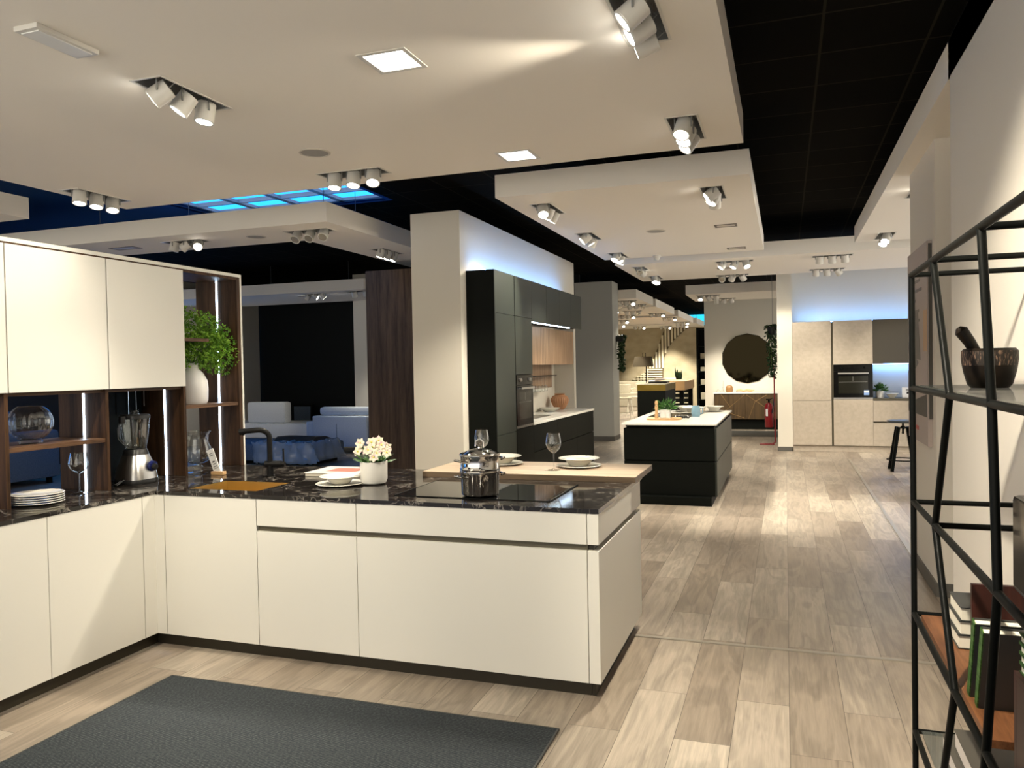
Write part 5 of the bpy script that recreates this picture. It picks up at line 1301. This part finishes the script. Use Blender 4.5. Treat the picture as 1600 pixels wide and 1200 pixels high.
tag(bake('throw_blanket', MB().prism([(11.65, .385), (11.8, .46), (12.1, .45), (12.3, .39)], 'X', -8.55, -7.75), 'black_plastic'), 'black and white throw folded on the far end of the ottoman', 'blanket')
s2 = kit('sofa', 'dark slate blue sofa seen through the walnut shelves on the left', 'sofa', loc=(-10.8, 8.6, 0))
bake('body', MB().box(-11.4, -10.4, 6.6, 8.97, .09, .62, .05), 'sofa_dark', s2, True)
bake('backrest', MB().box(-10.62, -10.4, 6.6, 8.97, .60, .80, .06), 'sofa_dark', s2, True)
bake('cushion', MB().box(-10.9, -10.6, 6.7, 8.45, .70, 1.10, .08), 'sofa_dark', s2, True)
for (x, y) in ((-10.5, 6.8), (-10.5, 8.85), (-11.3, 6.8), (-11.3, 8.85)): bake('leg', MB().box(x-.03, x+.03, y-.03, y+.03, .0, .09), 'black_metal', s2)
q = kit('framed_picture', 'small dark framed picture leaning at the charcoal wall behind the sofas', 'picture', loc=(-11.2, 16.4, .33))
bake('frame', MB().box(-11.46, -10.89, 16.44, 16.49, .0, .80, .005), 'black_metal', q)
bake('picture', MB().box(-11.41, -10.94, 16.43, 16.439, .06, .75), 'slate_dummy' if 'slate_dummy' in M else 'sofa_dark', q)

# ---------------------------------------------------------------- poster board on the right pillar
po = kit('poster_board', 'mauve poster board with dark print on the white pillar behind the shelf', 'poster', loc=(.94, 6.5, 1.0))
px = .925
bake('board', MB().box(px, .954, 6.06, 6.95, 1.0, 2.42), 'poster', po)
bake('dark_edge', MB().box(px+.008, .9545, 6.045, 6.058, 1.19, 2.40), 'poster_dark', po)
pr_ = MB()
for k, (z, w_) in enumerate(((2.17, .55), (2.10, .62), (2.03, .35), (1.95, .5), (1.88, .52), (1.81, .3))):
    pr_.box(px-.002, px-.0005, 6.90-w_, 6.90, z, z+.022)
bake('text_lines', pr_, 'poster_mid', po)
bake('dark_print', MB().prism([(6.10, 1.36), (6.10, 1.20), (6.95, 1.20), (6.95, 1.52), (6.70, 1.36), (6.62, 1.18+.12)], 'X', px-.002, px-.0005), 'poster_dark', po)
bake('triangle_print', MB().prism([(6.92, 1.42), (6.45, 1.58), (6.92, 1.74)], 'X', px-.0022, px-.0006).prism([(6.7, 1.62), (6.35, 1.60), (6.45, 1.95), (6.62, 1.95)], 'X', px-.0022, px-.0006), 'poster_mid', po)
bake('tan_print', MB().box(px-.002, px-.0005, 6.065, 6.22, 1.66, 1.95), 'poster_tan', po)
bake('red_text', MB().box(px-.0024, px-.0006, 6.45, 6.90, 1.085, 1.115), 'poster_red', po)

# ---------------------------------------------------------------- black metal etagere, right foreground
X0, X1, YN, YFAR = .44, .812, 1.15, 3.21
LV = [1.912, 1.497, 1.078, .664, .225]
et = kit('metal_shelving', 'tall black metal tube shelf with zigzag posts in the right foreground', 'shelving', loc=(.62, 2.2, 0))
rr = .0105
for x in (X0, X1):
    bake('post', MB().cyl((x, YFAR, 0), (x, YFAR, LV[0]+.005), rr, seg=12), 'black_metal', et, True)
    bake('post', MB().cyl((x, YN, 0), (x, YN, LV[0]+.005), rr, seg=12), 'black_metal', et, True)
    for zig in ([(2.765, LV[0]), (2.517, LV[1]), (2.767, LV[2]), (2.474, LV[3]), (2.72, LV[4]), (2.66, .0)], [(2.126, LV[0]), (2.035, LV[1]), (1.992, LV[2]), (2.11, LV[3]), (2.25, LV[4]), (2.22, 0)], [(1.55, LV[0]), (1.70, LV[1]), (1.5, LV[2]), (1.62, LV[3]), (1.5, LV[4]), (1.52, 0)]):
        zm = MB()
        for a, b in zip(zig, zig[1:]): zm.cyl((x, a[0], a[1]), (x, b[0], b[1]), rr, seg=12)
        bake('zigzag_post', zm, 'black_metal', et, True)
    for z in LV:
        bake('rail', MB().cyl((x, YN, z), (x, YFAR, z), rr, seg=12), 'black_metal', et, True)
for z, ys in ((LV[0], (YFAR, 2.765, 2.126, YN)), (LV[1], (YFAR, YN)), (LV[2], (YFAR, 2.767, YN)), (LV[3], (YFAR, YN)), (LV[4], (YFAR, YN))):
    for y in ys: bake('crossbar', MB().cyl((X0, y, z), (X1, y, z), rr*.9, seg=12), 'black_metal', et, True)
bake('glass_shelf', MB().box(X0+.018, X1-.018, YN+.02, YFAR-.02, LV[1]+.004, LV[1]+.012), 'glass_thin', et)
bake('glass_shelf', MB().box(X0+.018, X1-.018, YN+.02, YFAR-.02, LV[4]+.004, LV[4]+.012), 'glass_thin', et)
bake('wooden_shelf', MB().box(X0+.02, X1-.015, 2.18, YFAR-.02, LV[3]-.018, LV[3]+.003, .001), 'red_wood', et)
bake('wooden_shelf', MB().box(X0+.02, X1-.015, YN, 1.98, .50, .522, .001), 'red_wood', et)

mo = (.60, 2.80, 1.5095)
q = kit('stone_mortar', 'black rough mortar with bark-like band on the top glass shelf', 'mortar', loc=mo)
bake('bowl', MB().lathe([(0, 0), (.052, 0), (.062, .012), (.072, .05), (.0755, .07)], mo, 36).lathe([(.0775, .115), (.070, .123), (.055, .118), (.045, .06), (0, .04)], mo, 36), 'dark_pot', q, True)
bake('bark_band', MB().lathe([(.0755, .07), (.078, .09), (.0775, .115)], mo, 36), 'bark', q, True)
tag(bake('pestle', MB().tube([(mo[0]-.005, mo[1], mo[2]+.052), (mo[0]-.032, mo[1], mo[2]+.10), (mo[0]-.055, mo[1], mo[2]+.145), (mo[0]-.078, mo[1]-.0, mo[2]+.180), (mo[0]-.086, mo[1], mo[2]+.190)], .015, 16, radii=[.016, .0165, .018, .0205, .008]), 'dark_pot', None, True), 'black pestle leaning in the mortar', 'pestle')
q = tag(bake('black_screen', MB().box(.468, .505, 1.2, 1.995, LV[2]+.013, 1.30, .012), 'oven_black', None, True), 'black rounded panel cut by the right edge of the photo, standing in the metal shelf', 'screen')

tag(bake('wooden_divider', MB().box(.545, .78, 2.79, 2.81, .668, .892), 'dark_red_wood'), 'upright dark mahogany board on the wooden shelf behind the green books', 'board')
q = kit('wooden_box', 'big dark mahogany box on the lower shelf at the right edge of the photo', 'box', loc=(.6, 1.8, .523))
bake('front', MB().box(.466, .78, 1.955, 1.975, .523, .90), 'dark_red_wood', q)
bake('side', MB().box(.466, .486, 1.3, 1.954, .523, .90), 'dark_red_wood', q)
bake('top', MB().box(.466, .78, 1.3, 1.975, .9005, .915), 'dark_red_wood', q)
# books: white stack, green leaning, green stack, dark lower stack
def book(x0, x1, y0, y1, z0, z1, cover, label, grp, rot=None, page='paper', spine='X1'):
    o = thing('book', label, 'book', ((x0+x1)/2, (y0+y1)/2, z0), grp)
    t_ = .0022
    cv_ = MB().box(x0, x1, y0, y1, z0, z0+t_, rot=rot).box(x0, x1, y0, y1, z1-t_, z1, rot=rot)
    if spine == 'X1': cv_.box(x1-t_, x1, y0, y1, z0+t_, z1-t_, rot=rot)
    elif spine == 'Y1': cv_.box(x0, x1, y1-t_, y1, z0+t_, z1-t_, rot=rot)
    elif spine == 'Y0': cv_.box(x0, x1, y0, y0+t_, z0+t_, z1-t_, rot=rot)
    bake('cover', cv_, cover, o)
    e = .004
    bake('pages', MB().box(x0+e, x1-e, y0+e, y1-e, z0+t_+.0003, z1-t_-.0003, rot=rot), page, o)
    return o
for k in range(3):
    book(.515+.004*k, .70, 2.84, 3.03, .6685+k*.045, .6685+k*.045+.0435, 'cover_dark', ['bottom', 'middle', 'top'][k]+' dark-covered book of the three stacked at the far end of the wooden shelf', 'thick books stacked on the wooden shelf')
for k in range(2):
    yb = 2.475-.075*k
    rt = Matrix.Translation((.472+.004*k, yb, .668)) @ Matrix.Rotation(math.radians(18), 4, 'X')
    o = thing('book', ['green striped book leaning on the wooden shelf, the farther of the two', 'green striped book leaning on the wooden shelf, the nearer of the two'][k], 'book', (.472+.004*k, yb, .668), 'green striped books standing')
    bake('spine', MB().box(-.003, 0, -.030, 0, .004, .245, rot=rt), 'cover_green', o)
    bake('cover', MB().box(.0003, .14, -.030, -.027, .004, .245, rot=rt).box(.0003, .14, -.003, 0, .004, .245, rot=rt), 'cover_dark', o)
    bake('pages', MB().box(.0006, .135, -.0268, -.0032, .007, .24, rot=rt), 'paper', o)
for k in range(4):
    book(.475, .66, 1.62, 1.97, .9155+k*.022, .9155+k*.022+.0205, 'cover_green', ['bottom', 'second', 'third', 'top'][k]+' book of the thin green stack on the mahogany box', 'thin green books stacked on the mahogany box', spine='X1', page='paper')
for k in range(2):
    book(.50+.02*k, .76, 2.45-.03*k, 3.05-.10*k, LV[4]+.0125+k*.062, LV[4]+.0125+k*.062+.060, 'cover_grey', ['lower large grey-brown book lying on the bottom glass shelf', 'upper large grey-brown book lying on the bottom glass shelf'][k], 'large books on the bottom glass shelf', page='cover_white')
